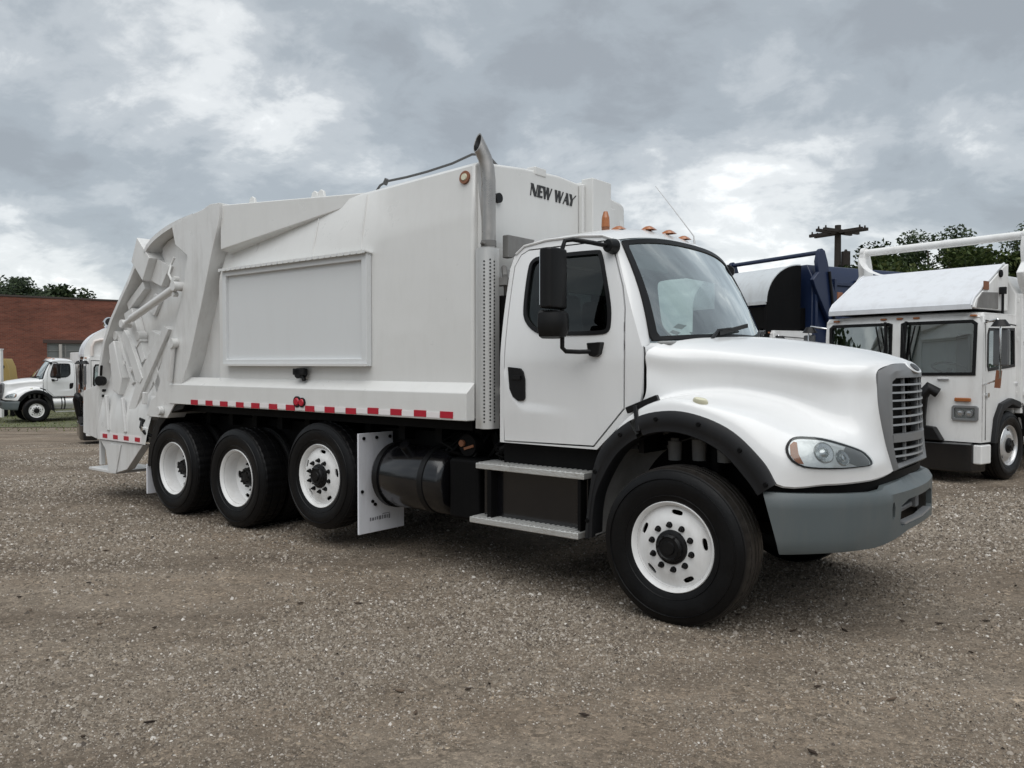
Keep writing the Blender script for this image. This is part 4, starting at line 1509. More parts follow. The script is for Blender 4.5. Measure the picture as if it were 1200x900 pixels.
        obj('mirror_mount', MB().xz([(-0.70, 1.835), (-0.585, 1.840), (-0.60, 1.755), (-0.635, 1.735), (-0.68, 1.745)], *sorted((sgn * 1.07, sgn * 1.150))), M['black'], mir, bevel=0.008)
    # ---- lamps on the roof
    for x, y, z in ((-0.765, -0.60, 2.700), (-0.69, -0.28, 2.734), (-0.68, 0.03, 2.742), (-0.695, 0.32, 2.732), (-0.75, 0.65, 2.695)):
        r = []
        for k in range(7):
            a = k / 6
            r.append([(x - 0.05 + 0.10 * a, y + 0.042 * q, z - 0.004 + 0.034 * math.sin(PI * min(1, a * 0.9 + 0.1)) ** 0.7 * (1 - q * q) ** 0.5) for q in [-1, -.8, -.5, 0, .5, .8, 1]])
        obj('marker_light', MB().grid(r), M['amber'], T, smooth=60)
    # ---- cabin
    st = []
    for y in (-0.50, 0.50):
        sm = MB().box(-1.30, -0.78, y - 0.25, y + 0.25, 1.50, 1.66)
        seat = obj('seat', sm, M['seat'], T, bevel=0.05, seg=3)
        bk = MB().box(-0.07, 0.07, -0.24, 0.24, 0, 0.66)
        obj('backrest', bk, M['seat'], seat, bevel=0.05, seg=3, loc=(-1.30, y, 1.60), rot=(0, -0.16, 0))
        obj('headrest', MB().box(-1.47, -1.38, y - 0.13, y + 0.13, 2.24, 2.42), M['seat'], seat, bevel=0.035, seg=3)
        obj('seat_base', MB().box(-1.22, -0.86, y - 0.2, y + 0.2, 1.10, 1.498), M['interior_dark'], seat)
    dash = MB().prism([(-0.36, 1.12), (-0.36, 1.80), (-0.44, 1.845), (-0.60, 1.83), (-0.70, 1.74), (-0.68, 1.50), (-0.55, 1.35), (-0.55, 1.12)], lambda a, b, w: (a, w, b), -1.0, 1.0)
    dash.box(-0.62, -0.16, -0.93, 0.93, 1.82, 1.845)
    obj('dashboard', dash, M['interior'], T, bevel=0.02)
    sw = MB()
    cx = Vector((-0.80, 0.5, 1.80)); ax = Vector((0.55, 0, -0.83)).normalized()
    a = Vector((0, 1, 0)); b = ax.cross(a)
    sw.tube([cx + (a * math.cos(q) + b * math.sin(q)) * 0.225 for q in [2 * PI * i / 32 for i in range(32)]], 0.017, 8, closed=True)
    sw.cyl(cx - ax * 0.02, cx + ax * 0.03, 0.06)
    for q in (0.2, 2.3, 4.4):
        sw.beam(cx, cx + (a * math.cos(q) + b * math.sin(q)) * 0.22, 0.03, 0.016)
    sw.cyl(cx, cx + ax * 0.35, 0.03)
    obj('steering_wheel', sw, M['interior_dark'], T)
    hl_ = MB().box(-1.48, -0.60, -0.85, 0.85, 2.52, 2.54)
    obj('headliner', hl_, M['interior'], T)
    obj('cab_floor', MB().box(-1.49, -0.36, -1.02, 1.02, 1.101, 1.13), M['interior_dark'], T)
    obj('rear_trim', MB().sheet([(-1.0, 1.1), (1.0, 1.1), (0.93, 2.50), (-0.93, 2.50)], [[(-0.5, 1.95), (0.5, 1.95), (0.5, 2.3), (-0.5, 2.3)]], lambda u, v, d: (-1.49 + d, u, v), 0.3, 0.01), M['interior'], T)
    obj('rear_window', MB().box(-1.517, -1.512, -0.5, 0.5, 1.95, 2.3), M['win'], T)
    for y0, y1 in ((-0.80, -0.1), (0.1, 0.8)):
        obj('visor', MB().box(-0.66, -0.62, y0, y1, 2.40, 2.54), M['interior'], T, bevel=0.01)
    # under the cab
    un = MB().box(-1.3, 0.85, -0.42, -0.34, 0.62, 0.88).box(-1.3, 0.85, 0.34, 0.42, 0.62, 0.88)
    un.box(-1.0, 0.7, -0.33, 0.33, 0.70, 1.25)
    obj('chassis_front', un, M['chassis'], T)
    ax_ = MB().tube([(0, -0.95, 0.50), (0, -0.6, 0.46), (0, -0.3, 0.40), (0, 0.3, 0.40), (0, 0.6, 0.46), (0, 0.95, 0.50)], 0.065, 10)
    ax_.box(-0.6, 0.6, -0.47, -0.39, 0.52, 0.60).box(-0.6, 0.6, 0.39, 0.47, 0.52, 0.60)
    obj('front_axle', ax_, M['chassis'], T)
    return g


# ------------------------------------------------------------------ the refuse truck in front
CAB_PARTS = []


def build_main():
    th = -0.677
    T = thing('garbage_truck', 'large white rear-loading garbage truck with a bonnet and black wing flares, parked nearest', 'garbage truck', (1.782, 6.099, 0), th)
    g = build_cab(T)
    for far in (False, True):
        s = 1 if far else -1
        wheel(T, 0, s * 1.215, 0.512, 'front', far, spin=0.2)
    CAB_PARTS.extend(T.children)
    for far in (False, True):
        s = 1 if far else -1
        wheel(T, -4.943, s * 1.215, 0.516, 'rear', far, dual=True)
        wheel(T, -6.188, s * 1.215, 0.516, 'rear', far, dual=True, spin=0.1)
        wheel(T, -3.602, s * 1.205, 0.655, 'lift', far, spin=0.15, R=0.50, width=0.26)
    ax = MB()
    for x, z in ((-4.943, 0.516), (-6.188, 0.516), (-3.602, 0.655)):
        ax.cyl((x, -0.95, z), (x, 0.95, z), 0.07, n=12)
        if x < -4:
            ax.lathe_y([(-0.25, 0.05), (-0.18, 0.16), (0, 0.20), (0.18, 0.16), (0.25, 0.05)], 20, x, z)
    obj('axle', ax, M['chassis'], T)
    fr = MB().box(-7.0, -1.301, -0.43, -0.35, 0.72, 1.02).box(-7.0, -1.301, 0.35, 0.43, 0.72, 1.02)
    for x in (-6.8, -5.6, -4.3, -3.0, -1.9):
        fr.box(x - 0.05, x + 0.05, -0.349, 0.349, 0.76, 0.98)
    obj('chassis_rail', fr, M['chassis'], T)
    under = MB().box(-6.9, -1.8, -1.10, 1.10, 1.16, 1.24)
    for x in np.arange(-6.4, -1.8, 0.45):
        under.box(x - 0.04, x + 0.04, -0.92, 0.92, 1.02, 1.159)
    obj('body_subframe', under, M['chassis'], T)
    inner_wall = MB().box(-6.75, -1.9, -0.80, -0.74, 0.62, 1.10).box(-6.75, -1.9, 0.74, 0.80, 0.62, 1.10)
    obj('inner_fender', inner_wall, M['chassis'], T)

    # ---- packer body
    B = MB()
    xs = [-1.75, -1.9, -2.3, -2.7, -3.05, -3.6, -4.2, -4.8, -5.35]
    rows = []
    for x in xs:
        zc = 2.875 - 0.085 * (-1.75 - x)
        zr = lerp_tab([(-5.35, 3.16), (-3.05, 3.205), (-1.75, 3.25)], x)
        yt = lerp_tab([(-5.35, 0.965), (-3.05, 1.075), (-1.75, 1.125)], x)
        half = [(1.15, 1.262), (1.15, 1.60), (1.15, zc - 0.06), (1.147, zc), (1.14, zc + 0.05), (yt, zr - 0.015), (yt - 0.02, zr + 0.008), (yt - 0.07, zr + 0.028), (0.5, zr + 0.085), (0.0, zr + 0.11)]
        sec = [(-a, b) for a, b in half] + [(a, b) for a, b in reversed(half[:-1])]
        rows.append([(x, a, b) for a, b in sec])
    B.grid(rows)
    B.add(rows[0], [tuple(range(len(rows[0])))])
    B.add(rows[-1], [tuple(range(len(rows[-1])))])
    body = obj('body', B, M['body'], T, bevel=0.03, smooth=30, seg=3)
    # sloping front corner strips
    for s in (-1, 1):
        c = MB().prism([(-1.752, 1.245), (-1.70, 1.30), (-1.70, 2.75), (-1.752, 3.12)], lambda a, b, w: (a, w, b), *sorted((s * 1.02, s * 1.10)))
        obj('corner_post', c, M['body'], body, bevel=0.01)
    # sill ledge along the side, with the arch over the bogie at its rear end
    for s in (-1, 1):
        lp = [(1.148, 1.545), (1.248, 1.462), (1.25, 1.245), (1.148, 1.245)]
        l_ = MB().prism([(a, b) for a, b in lp], lambda a, b, w: (w, s * a, b), -1.735, -6.2)
        so = obj('sill', l_, M['body'], body, bevel=0.008)
        weld = MB().beam((-5.86, s * 1.252, 1.46), (-5.86, s * 1.252, 1.25), 0.012, 0.012)
        weld.beam((-1.80, s * 1.151, 1.62), (-1.80, s * 1.151, 2.80), 0.014, 0.012)
        obj('weld_bead', weld, M['body'], so)
        rx = [-5.66, -5.365, -5.09, -4.796, -4.53, -4.232, -3.961, -3.664, -3.381, -3.088, -2.799, -2.514, -2.234, -1.94]
        rm = cached('refl', lambda: mesh_of('reflector', MB().box(-0.068, 0.068, -0.003, 0.003, -0.026, 0.026), M['red'], 0))
        for x in rx:
            link('reflector', rm, so, (x, s * 1.2535, 1.288 if x > -3 else 1.276 + (x + 5.7) * 0.0))
        wm = cached('reflw', lambda: mesh_of('reflector', MB().box(-0.072, 0.072, -0.0025, 0.0025, -0.022, 0.022), M['white_tape'], 0))
        for a, b in zip(rx, rx[1:]):
            link('reflector', wm, so, ((a + b) / 2, s * 1.2525, 1.282))
    for s in (-1, 1):
        for x in (-3.06, -3.75):
            zc = 2.875 - 0.085 * (-1.75 - x)
            yt = lerp_tab([(-5.35, 0.965), (-3.05, 1.075), (-1.75, 1.125)], x)
            zr = lerp_tab([(-5.35, 3.16), (-3.05, 3.205), (-1.75, 3.25)], x)
            obj('weld_bead', MB().tube([(x, s * 1.149, zc - 0.07), (x, s * 1.143, zc + 0.05), (x, s * (yt + 0.002), zr - 0.02)], 0.007, 6), M['body'], body)
    # panel for posters on the side
    for s in (-1, 1):
        fo = [(-5.165, 1.668), (-2.925, 1.668), (-2.925, 2.652), (-5.165, 2.652)]
        fi = [(-5.10, 1.735), (-2.99, 1.735), (-2.99, 2.590), (-5.10, 2.590)]
        f = MB().sheet(fo, [fi], lambda u, v, d: (u, s * (1.215 - d), v), 0.6, 0.062)
        fo_ = obj('poster_frame', f, M['panel'], body, bevel=0.006)
        obj('poster_panel', MB().box(-5.11, -2.98, *sorted((s * 1.155, s * 1.180)), 1.725, 2.60), M['panel'], fo_)
        lip = MB().prism([(1.155, 2.655), (1.250, 2.668), (1.250, 2.640), (1.243, 2.640), (1.243, 2.655), (1.155, 2.645)], lambda a, b, w: (w, s * a, b), -5.18, -2.91)
        obj('drip_edge', lip, M['body'], fo_)
        lip = MB().prism([(1.216, 1.668), (1.235, 1.668), (1.235, 1.690), (1.216, 1.690)], lambda a, b, w: (w, s * a, b), -5.165, -2.925)
        obj('drip_edge', lip, M['body'], fo_)
        rb = MB()
        for k in range(26):
            x = -5.14 + k * 0.0885
            rb.box(x, x + 0.02, *sorted((s * 1.2505, s * 1.2555)), 2.644, 2.664)
        obj('hinge', rb, M['panel'], fo_)
    # latch under the panel and round side marker
    cl = MB().cyl((-3.88, -1.155, 1.60), (-3.88, -1.235, 1.60), 0.05, n=12).beam((-3.95, -1.21, 1.615), (-3.78, -1.21, 1.615), 0.05, 0.06).beam((-3.84, -1.21, 1.60), (-3.80, -1.21, 1.53), 0.035, 0.03)
    obj('latch', cl, M['black'], body, bevel=0.006)
    for s in (-1, 1):
        sm = MB().cyl((-3.849, s * 1.252, 1.335), (-3.849, s * 1.266, 1.335), 0.052, n=20).cyl((-3.775, s * 1.252, 1.330), (-3.775, s * 1.266, 1.330), 0.045, n=20)
        so = obj('side_lamp', sm, M['black'], body)
        obj('lamp_lens', MB().cyl((-3.849, s * 1.266, 1.335), (-3.849, s * 1.278, 1.335), 0.038, 0.03, 18).cyl((-3.775, s * 1.266, 1.330), (-3.775, s * 1.275, 1.330), 0.034, 0.028, 18), M['red'], so)
        a_ = MB().cyl((-1.85, s * 1.05, 3.140), (-1.85, s * 1.142, 3.153), 0.055, 0.052, 20)
        ao = obj('side_lamp', a_, M['rust'], body)
        obj('lamp_lens', MB().cyl((-1.85, s * 1.142, 3.153), (-1.85, s * 1.150, 3.154), 0.030, 0.026, 16), M['clear_lens'], ao)
    # wedge beams up to the tailgate
    for s in (-1, 1):
        w = MB()
        A = [(-5.20, 3.335), (-3.07, 3.195), (-5.20, 2.865)]
        outer = [Vector((-5.20, s * 1.21, 3.335)), Vector((-3.04, s * 1.04, 3.212)), Vector((-3.30, s * 1.06, 3.12)), Vector((-5.20, s * 1.21, 2.870))]
        inner = [Vector((-5.20, s * 0.90, 3.345)), Vector((-3.04, s * 0.90, 3.225)), Vector((-3.30, s * 0.90, 3.12)), Vector((-5.20, s * 0.90, 2.80))]
        w.add([tuple(p) for p in outer + inner], [(0, 1, 2, 3), (7, 6, 5, 4), (0, 4, 5, 1), (1, 5, 6, 2), (2, 6, 7, 3), (3, 7, 4, 0)])
        obj('wedge_beam', w, M['body'], body, bevel=0.012)
    lug = MB()
    for x, y, z in ((-5.0, -0.95, 3.35), (-4.0, -0.92, 3.28), (-3.9, -0.92, 3.28)):
        lug.xz([(x - 0.06, z), (x + 0.06, z), (x + 0.04, z + 0.07), (x, z + 0.09), (x - 0.04, z + 0.07)], y - 0.015, y + 0.015)
    obj('lifting_lug', lug, M['body'], body, bevel=0.008)
    hose = MB().tube([(-3.153, -0.9, 3.245), (-3.09, -0.9, 3.30), (-3.0, -0.9, 3.325), (-2.75, -0.9, 3.325), (-2.5, -0.9, 3.335), (-2.2, -0.9, 3.360), (-1.98, -0.9, 3.40), (-1.85, -0.86, 3.385), (-1.80, -0.8, 3.30)], 0.011, 8)
    hose.cyl((-3.03, -0.9, 3.30), (-3.00, -0.9, 3.345), 0.022, n=8)
    obj('roof_cable', hose, M['cable'], body)
    # front wall: box and slot at the far side, name in black letters
    for b_ in ((-1.749, -1.62, 0.345, 0.665, 2.70, 3.385), (-1.749, -1.66, 0.67, 0.80, 2.55, 3.17), (-1.749, -1.70, 0.30, 0.343, 2.5, 3.33)):
        obj('front_box', MB().box(*b_), M['body'], body, bevel=0.012)
    obj('roof_bracket', MB().box(-1.84, -1.742, -0.36, -0.20, 3.30, 3.372), M['body'], body, bevel=0.01)
    obj('roof_hatch', MB().box(-2.1, -1.85, 0.5, 0.95, 3.20, 3.40), M['body'], body, bevel=0.01)
    letters = {
        'N': [[(0, 0), (.07, 0), (.20, 1), (.13, 1)], [(.06, 1), (.32, 1), (.64, 0), (.40, 0)], [(.50, 0), (.57, 0), (.78, 1), (.71, 1)]],
        'E': [[(0, 0), (.24, 0), (.38, 1), (.14, 1)], [(.0, 0), (.50, 0), (.54, .17), (.02, .17)], [(.10, .43), (.48, .43), (.50, .57), (.12, .57)], [(.14, .84), (.62, .84), (.66, 1), (.15, 1)]],
        'W': [[(.06, 1), (.30, 1), (.30, 0), (.14, 0)], [(.16, 0), (.25, 0), (.56, 1), (.47, 1)], [(.42, 1), (.66, 1), (.64, 0), (.48, 0)], [(.50, 0), (.59, 0), (1.0, 1), (.91, 1)]],
        'A': [[(-.03, 0), (.06, 0), (.54, 1), (.44, 1)], [(.36, 1), (.56, 1), (.66, 0), (.40, 0)], [(.18, .28), (.54, .28), (.54, .42), (.22, .42)]],
        'Y': [[(.06, 1), (.32, 1), (.42, .46), (.22, .40)], [(.28, .46), (.36, .46), (.84, 1), (.74, 1)], [(.08, 0), (.32, 0), (.44, .52), (.22, .52)]],
    }
    adv = {'N': .70, 'E': .54, 'W': .92, 'A': .66, 'Y': .70, ' ': .30}
    txt = 'NEW WAY'
    total = sum(adv[c] for c in txt) + 0.1
    wid, hgt = 0.685, 0.105
    x = 0.0
    lm = MB()
    for c in txt:
        for q, poly in enumerate(letters.get(c, [])):
            lm.prism(poly, lambda a, b, w, x=x: (w, -0.425 + (x + a) / total * wid, 3.115 + b * hgt), -1.7490 + 0.0002 * q, -1.7445 + 0.0004 * q)
        x += adv[c]
    obj('lettering', lm, M['print'], body, smooth=0)
    obj('front_lamp', MB().cyl((-1.749, -0.86, 3.02), (-1.72, -0.86, 3.02), 0.04, n=14), M['black'], body)

    # ---- tailgate and hopper
    Tg = obj('tailgate', MB().xz([(-5.351, 1.2), (-5.351, 3.25), (-6.0, 3.22), (-6.55, 3.08), (-7.05, 2.80), (-7.55, 2.28), (-7.86, 1.9), (-8.0, 1.4), (-8.0, 0.80), (-7.5, 0.70), (-6.95, 0.80), (-6.45, 1.05), (-6.0, 1.2)], -1.06, 1.06),
             M['tail'], T, bevel=0.02)
    for s in (-1, 1):
        def pl(name, poly, y0, y1, m='tail', bv=0.006, par=Tg):
            return obj(name, MB().xz(poly, *sorted((s * y0, s * y1))), M[m], par, bevel=bv)
        # upright post and curved head
        pl('tailgate_post', [(-5.165, 3.352), (-5.165, 3.197), (-5.33, 2.816), (-5.538, 2.291), (-5.771, 1.748), (-6.04, 1.30), (-6.26, 1.080), (-6.67, 1.080),
                             (-6.456, 1.411), (-6.259, 1.75), (-6.011, 2.218), (-5.87, 2.60), (-5.80, 2.86), (-6.05, 3.00), (-6.118, 3.215), (-5.761, 3.285), (-5.505, 3.315), (-5.339, 3.358)], 1.03, 1.24)
        obj('head_plate', MB().grid([[(x, s * y, z) for y in (1.0, 1.235)] + [(x + 0.012, s * y, z - 0.05) for y in (1.235, 1.0)] for x, z in
             [(-5.70, 3.300), (-5.95, 3.275), (-6.15, 3.245), (-6.33, 3.205), (-6.48, 3.16), (-6.60, 3.115), (-6.70, 3.06), (-6.76, 3.00)]], cv=True), M['tail'], Tg)
        # weathered gusset between head and box
        pl('gusset', [(-6.12, 3.18), (-6.15, 2.98), (-5.86, 2.72), (-6.05, 2.55), (-6.50, 2.72), (-6.62, 3.02), (-6.48, 3.10)], 1.061, 1.09)
        # housing box that stands out
        pl('housing', [(-6.92, 3.165), (-7.06, 2.895), (-6.80, 2.655), (-6.635, 2.905)], 1.061, 1.235, bv=0.006)
        pl('housing_brace', [(-6.635, 2.90), (-6.80, 2.66), (-6.55, 2.58), (-6.36, 2.80)], 1.061, 1.14, bv=0.006)
        # rear edge flange
        fl = MB()
        pts = [(-7.03, 2.87), (-7.21, 2.672), (-7.433, 2.459), (-7.66, 2.229), (-7.849, 1.969), (-7.973, 1.65), (-8.05, 1.25), (-8.04, 0.86)]
        rows = []
        for x, z in pts:
            rows.append([(x, s * 1.06, z), (x, s * 1.22, z), (x + 0.065, s * 1.225, z - 0.02), (x + 0.075, s * 1.06, z - 0.02)])
        fl.grid(rows, cv=True)
        obj('edge_flange', fl, M['tail'], Tg, bevel=0.006)
        # inner ribs and plates
        ribs = [((-7.35, 2.38), (-6.95, 2.62), .10), ((-7.30, 2.30), (-6.98, 1.72), .11), ((-7.62, 2.05), (-7.25, 1.45), .06),
                ((-6.42, 1.95), (-6.95, 1.30), .08), ((-7.86, 1.72), (-7.4, 1.70), .05), ((-7.55, 1.25), (-6.95, 1.18), .04)]
        for a, b, w_ in ribs:
            obj('rib', MB().beam((a[0], s * 1.10, a[1]), (b[0], s * 1.10, b[1]), 0.09, w_, up=(0, 0, 1) if abs(a[0] - b[0]) > abs(a[1] - b[1]) else (1, 0, 0)), M['tail'], Tg, bevel=0.006)
        pl('slide_track', [(-6.10, 2.42), (-5.99, 2.40), (-6.40, 1.47), (-6.78, 1.03), (-6.99, 1.06), (-6.62, 1.60)], 1.061, 1.15, bv=0.008)
        pl('slide_track', [(-6.40, 2.12), (-6.30, 2.08), (-6.96, 1.34), (-7.18, 1.02), (-7.32, 1.06), (-6.98, 1.60)], 1.061, 1.19, bv=0.008)
        pl('wear_plate', [(-6.78, 2.52), (-6.64, 2.44), (-6.80, 2.25), (-6.96, 2.33)], 1.061, 1.10, bv=0.006)
        pl('rib_plate', [(-7.42, 2.30), (-7.22, 2.36), (-7.02, 1.96), (-7.12, 1.88), (-7.30, 2.02)], 1.061, 1.16, bv=0.008)
        pl('rib_plate', [(-6.72, 2.08), (-6.50, 2.02), (-6.62, 1.80), (-6.80, 1.90)], 1.061, 1.18, bv=0.008)
        pl('rib_plate', [(-7.72, 1.92), (-7.58, 1.98), (-7.40, 1.52), (-7.46, 1.30), (-7.62, 1.36)], 1.061, 1.215, bv=0.02)
        pl('corner_gusset', [(-6.62, 1.28), (-6.42, 1.36), (-6.34, 1.10), (-6.74, 1.09)], 1.061, 1.235, bv=0.008)
        obj('stiffener', MB().beam((-7.78, s * 1.215, 1.30), (-7.70, s * 1.225, 0.86), 0.045, 0.05, up=(1, 0, 0)), M['tail'], Tg, bevel=0.015)
        obj('stiffener', MB().beam((-7.36, s * 1.215, 1.28), (-7.26, s * 1.225, 0.86), 0.045, 0.05, up=(1, 0, 0)), M['tail'], Tg, bevel=0.015)
        pl('sweep_arm', [(-7.33, 2.10), (-7.20, 1.98), (-7.02, 1.70), (-6.90, 1.52), (-6.96, 1.46), (-7.07, 1.50), (-7.25, 1.80), (-7.40, 2.04)], 1.151, 1.20)
        pl('guide_plate', [(-6.82, 1.64), (-6.67, 1.66), (-6.52, 1.42), (-6.615, 1.26)], 1.061, 1.15)
        # cylinder
        cy = MB().cyl((-5.98, s * 1.275, 2.525), (-6.98, s * 1.275, 2.22), 0.044, n=18)
        co = obj('ram', cy, M['body'], Tg)
        rod = MB().cyl((-6.98, s * 1.275, 2.22), (-7.13, s * 1.275, 2.175), 0.030, n=14)
        rod.cyl((-7.16, s * 1.20, 2.165), (-7.16, s * 1.32, 2.165), 0.048, n=16)
        obj('ram_pivot', MB().cyl((-5.95, s * 1.20, 2.535), (-5.95, s * 1.33, 2.535), 0.052, n=16), M['tail'], co)
        obj('ram_rod', rod, M['tail'], co)
        fit = MB()
        for (x, z) in ((-6.02, 2.60), (-6.00, 2.45), (-5.98, 2.62)):
            fit.cyl((x, s * 1.245, z), (x, s * 1.30, z), 0.026, n=10)
        fit.tube([(-6.03, s * 1.29, 2.60), (-6.08, s * 1.30, 2.68), (-6.10, s * 1.26, 2.78), (-6.05, s * 1.25, 2.86)], 0.014, 8)
        obj('hydraulic_hose', fit, M['body'], co)
        # slots / hooks on the post
        for x, z, y1, r in ((-7.08, 2.02, 1.17, 0.06), (-7.66, 2.04, 1.16, 0.06), (-7.25, 1.62, 1.17, 0.035), (-7.60, 1.50, 1.20, 0.045)):
            obj('pivot_boss', MB().cyl((x, s * 1.061, z), (x, s * y1, z), r, n=18), M['tail'], Tg, bevel=0.008)
        rd = MB().cyl((-6.045, s * 1.275, 1.905), (-6.125, s * 1.275, 1.50), 0.028, n=12).cyl((-6.04, s * 1.241, 1.915), (-6.04, s * 1.31, 1.915), 0.055, n=14)
        obj('lock_rod', rd, M['tail'], Tg)
        tl = MB().beam((-6.78, s * 1.225, 1.36), (-6.80, s * 1.225, 1.22), 0.05, 0.05)
        obj('post_boss', MB().cyl((-6.36, s * 1.2401, 1.16), (-6.36, s * 1.30, 1.16), 0.05, n=14), M['tail'], Tg, bevel=0.01)
        obj('turnbuckle', tl, M['tail'], Tg, bevel=0.01)
        # dark lamp and hazard bar at the rear corner
        la = MB().cyl((-7.96, s * 1.17, 1.475), (-7.93, s * 1.24, 1.475), 0.062, n=16).beam((-8.22, s * 1.16, 1.24), (-7.95, s * 1.16, 1.36), 0.05, 0.035).beam((-8.20, s * 1.16, 1.19), (-7.96, s * 1.16, 1.29), 0.05, 0.03)
        la.beam((-7.87, s * 1.228, 1.67), (-7.89, s * 1.228, 1.54), 0.03, 0.02, up=(1, 0, 0))
        obj('work_lamp', la, M['black'], Tg, bevel=0.006)
        lt = MB().beam((-6.95, s * 1.19, 1.04), (-6.82, s * 1.19, 1.02), 0.06, 0.035).beam((-6.86, s * 1.19, 1.02), (-6.84, s * 1.19, 0.78), 0.05, 0.035, up=(1, 0, 0)).tube([(-6.9, s * 1.2, 1.03), (-6.86, s * 1.24, 0.95), (-6.80, s * 1.22, 0.88), (-6.76, s * 1.15, 0.84)], 0.022, 8)
        obj('rear_latch', lt, M['black'], Tg, bevel=0.006)
        obj('latch_pin', MB().cyl((-6.83, s * 1.20, 0.93), (-6.83, s * 1.25, 0.93), 0.032, n=12), M['chrome'], Tg)
        # tape of red and white
        tp = obj('reflective_tape', MB().box(-7.94, -6.88, *sorted((s * 1.2225, s * 1.2265)), 0.748, 0.838), M['white_tape'], Tg)
        for k in range(4):
            x = -7.80 + k * 0.275
            obj('reflector', MB().box(x - 0.06, x + 0.06, *sorted((s * 1.2268, s * 1.2300)), 0.768, 0.818), M['red'], tp)
        rows = []
        for k in range(13):
            z = 0.742 + (2.02 - 0.742) * k / 12
            x0 = lerp_tab([(0.74, -8.02), (1.25, -8.05), (1.65, -7.97), (1.97, -7.85), (2.02, -7.83)], z)
            x1 = lerp_tab([(0.74, -6.80), (1.08, -6.68), (1.4, -6.46), (2.02, -6.15)], z)
            y = 1.055 + 0.167 * (0.5 + 0.5 * math.cos(PI * min(1, max(0, (z - 0.86) / 1.0))))
            rows.append([(x0 + (x1 - x0) * q / 8, s * y, z) for q in range(9)])
        hs = MB().grid(rows)
        hs.grid([[(x, s * 1.05, z) for x, _, z in r] for r in rows])
        obj('hopper_side', hs, M['tail'], Tg, smooth=60)
        pl('rear_sill', [(-8.05, 1.42), (-8.43, 1.34), (-8.45, 0.80), (-8.07, 0.742)], 0.70, 1.21)
        pl('step_bracket', [(-8.0, 0.735), (-7.35, 0.735), (-6.90, 0.735), (-7.30, 0.41), (-7.62, 0.335), (-7.78, 0.345), (-7.86, 0.62)], 1.10, 1.20, bv=0.008)
        pl('bracket_plate', [(-7.72, 0.70), (-7.42, 0.70), (-7.56, 0.34), (-7.72, 0.335)], 1.201, 1.215, bv=0.003)
        obj('grab_post', MB().beam((-8.12, s * 1.12, 0.75), (-8.12, s * 1.12, 0.40), 0.06, 0.05, up=(1, 0, 0)), M['tail'], Tg, bevel=0.008)
        obj('rear_step', MB().box(-8.35, -7.62, *sorted((s * 0.62, s * 1.19)), 0.325, 0.36), M['tail'], Tg, bevel=0.006)
        # rear mudguard and flap
        ag = [(-6.66, 0.50), (-6.60, 0.72), (-6.446, 0.973), (-6.216, 1.137), (-5.95, 1.19), (-5.90, 1.243), (-6.25, 1.215), (-6.55, 1.03), (-6.72, 0.73), (-6.75, 0.50)]
        obj('rear_mudguard', MB().xz(ag, *sorted((s * 0.80, s * 1.225))), M['black'], T, bevel=0.01)
        obj('mud_flap', MB().box(-6.80, -6.775, *sorted((s * 0.62, s * 1.215)), 0.17, 0.52), M['flap'], T, bevel=0.004)

    # ---- white mud flap in front of the lift axle
    for s in (-1, 1):
        f = obj('mud_flap', MB().box(-3.065, -3.045, *sorted((s * 0.66, s * 1.205)), 0.18, 1.075), M['flap'], T, bevel=0.004)
        for y, z in ((1.15, 1.03), (1.00, 1.03), (0.84, 1.03), (1.17, 0.56), (1.05, 0.46), (1.02, 0.43)):
            obj('bolt', MB().cyl((-3.0452, s * y, z), (-3.032, s * y, z), 0.015, n=8), M['chassis'], f)
        tx = MB()
        rnd = random.Random(3)
        y = 1.08
        while y > 0.84:
            w_ = rnd.uniform(0.012, 0.03)
            tx.box(-3.0449, -3.0435, *sorted((s * y, s * (y - w_))), 0.285 + rnd.uniform(-.004, .004), 0.312 + rnd.uniform(0, .012))
            y -= w_ + 0.010
        tx.box(-3.0449, -3.0437, *sorted((s * 0.93, s * 0.84)), 0.330, 0.336)
        obj('small_print', tx, M['grey_print'], f)
    # ---- tanks, steps and boxes below the cab
    for s in (-1, 1):
        tk = MB()
        prof = [(-2.97, 0.02), (-2.965, 0.22), (-2.945, 0.268), (-2.92, 0.282), (-2.16, 0.282), (-2.135, 0.268), (-2.115, 0.22), (-2.11, 0.02)]
        rows = [[(x, s * (0.885 + r * math.cos(q)), 0.70 + r * 1.0 * math.sin(q)) for q in [2 * PI * i / 40 for i in range(40)]] for x, r in prof]
        tk.grid(rows, cv=True)
        tk.add(rows[0], [tuple(range(40))]); tk.add(rows[-1], [tuple(range(40))])
        tank = obj('fuel_tank', tk, M['gloss_black'], T, smooth=40)
        for x in (-2.88, -2.33):
            r = [[(x + dx, s * (0.885 + rr * math.cos(q)), 0.70 + rr * math.sin(q)) for q in [2 * PI * i / 40 for i in range(40)]] for dx, rr in ((-0.03, 0.284), (-0.028, 0.292), (0.028, 0.292), (0.03, 0.284))]
            obj('tank_strap', MB().grid(r, cv=True), M['black'], tank)
        obj('filler_cap', MB().cyl((-2.6, s * 1.02, 0.94), (-2.6, s * 1.08, 1.00), 0.05, n=16), M['gloss_black'], tank)
        bx = MB().box(-2.06, -1.74, *sorted((s * 0.66, s * 1.10)), 0.44, 0.93)
        obj('tool_box', bx, M['chassis'], T, bevel=0.03)
        clt = MB()
        rnd = random.Random(9)
        for k in range(9):
            x0 = -2.25 + rnd.random() * 0.9
            clt.tube([(x0, s * 0.85, 1.12), (x0 + rnd.uniform(-.2, .2), s * 1.0, 1.0 + rnd.uniform(-.1, .1)), (x0 + rnd.uniform(-.3, .3), s * 0.9, 0.9), (x0 + rnd.uniform(-.3, .3), s * 0.7, 0.85)], rnd.uniform(.012, .03), 8)
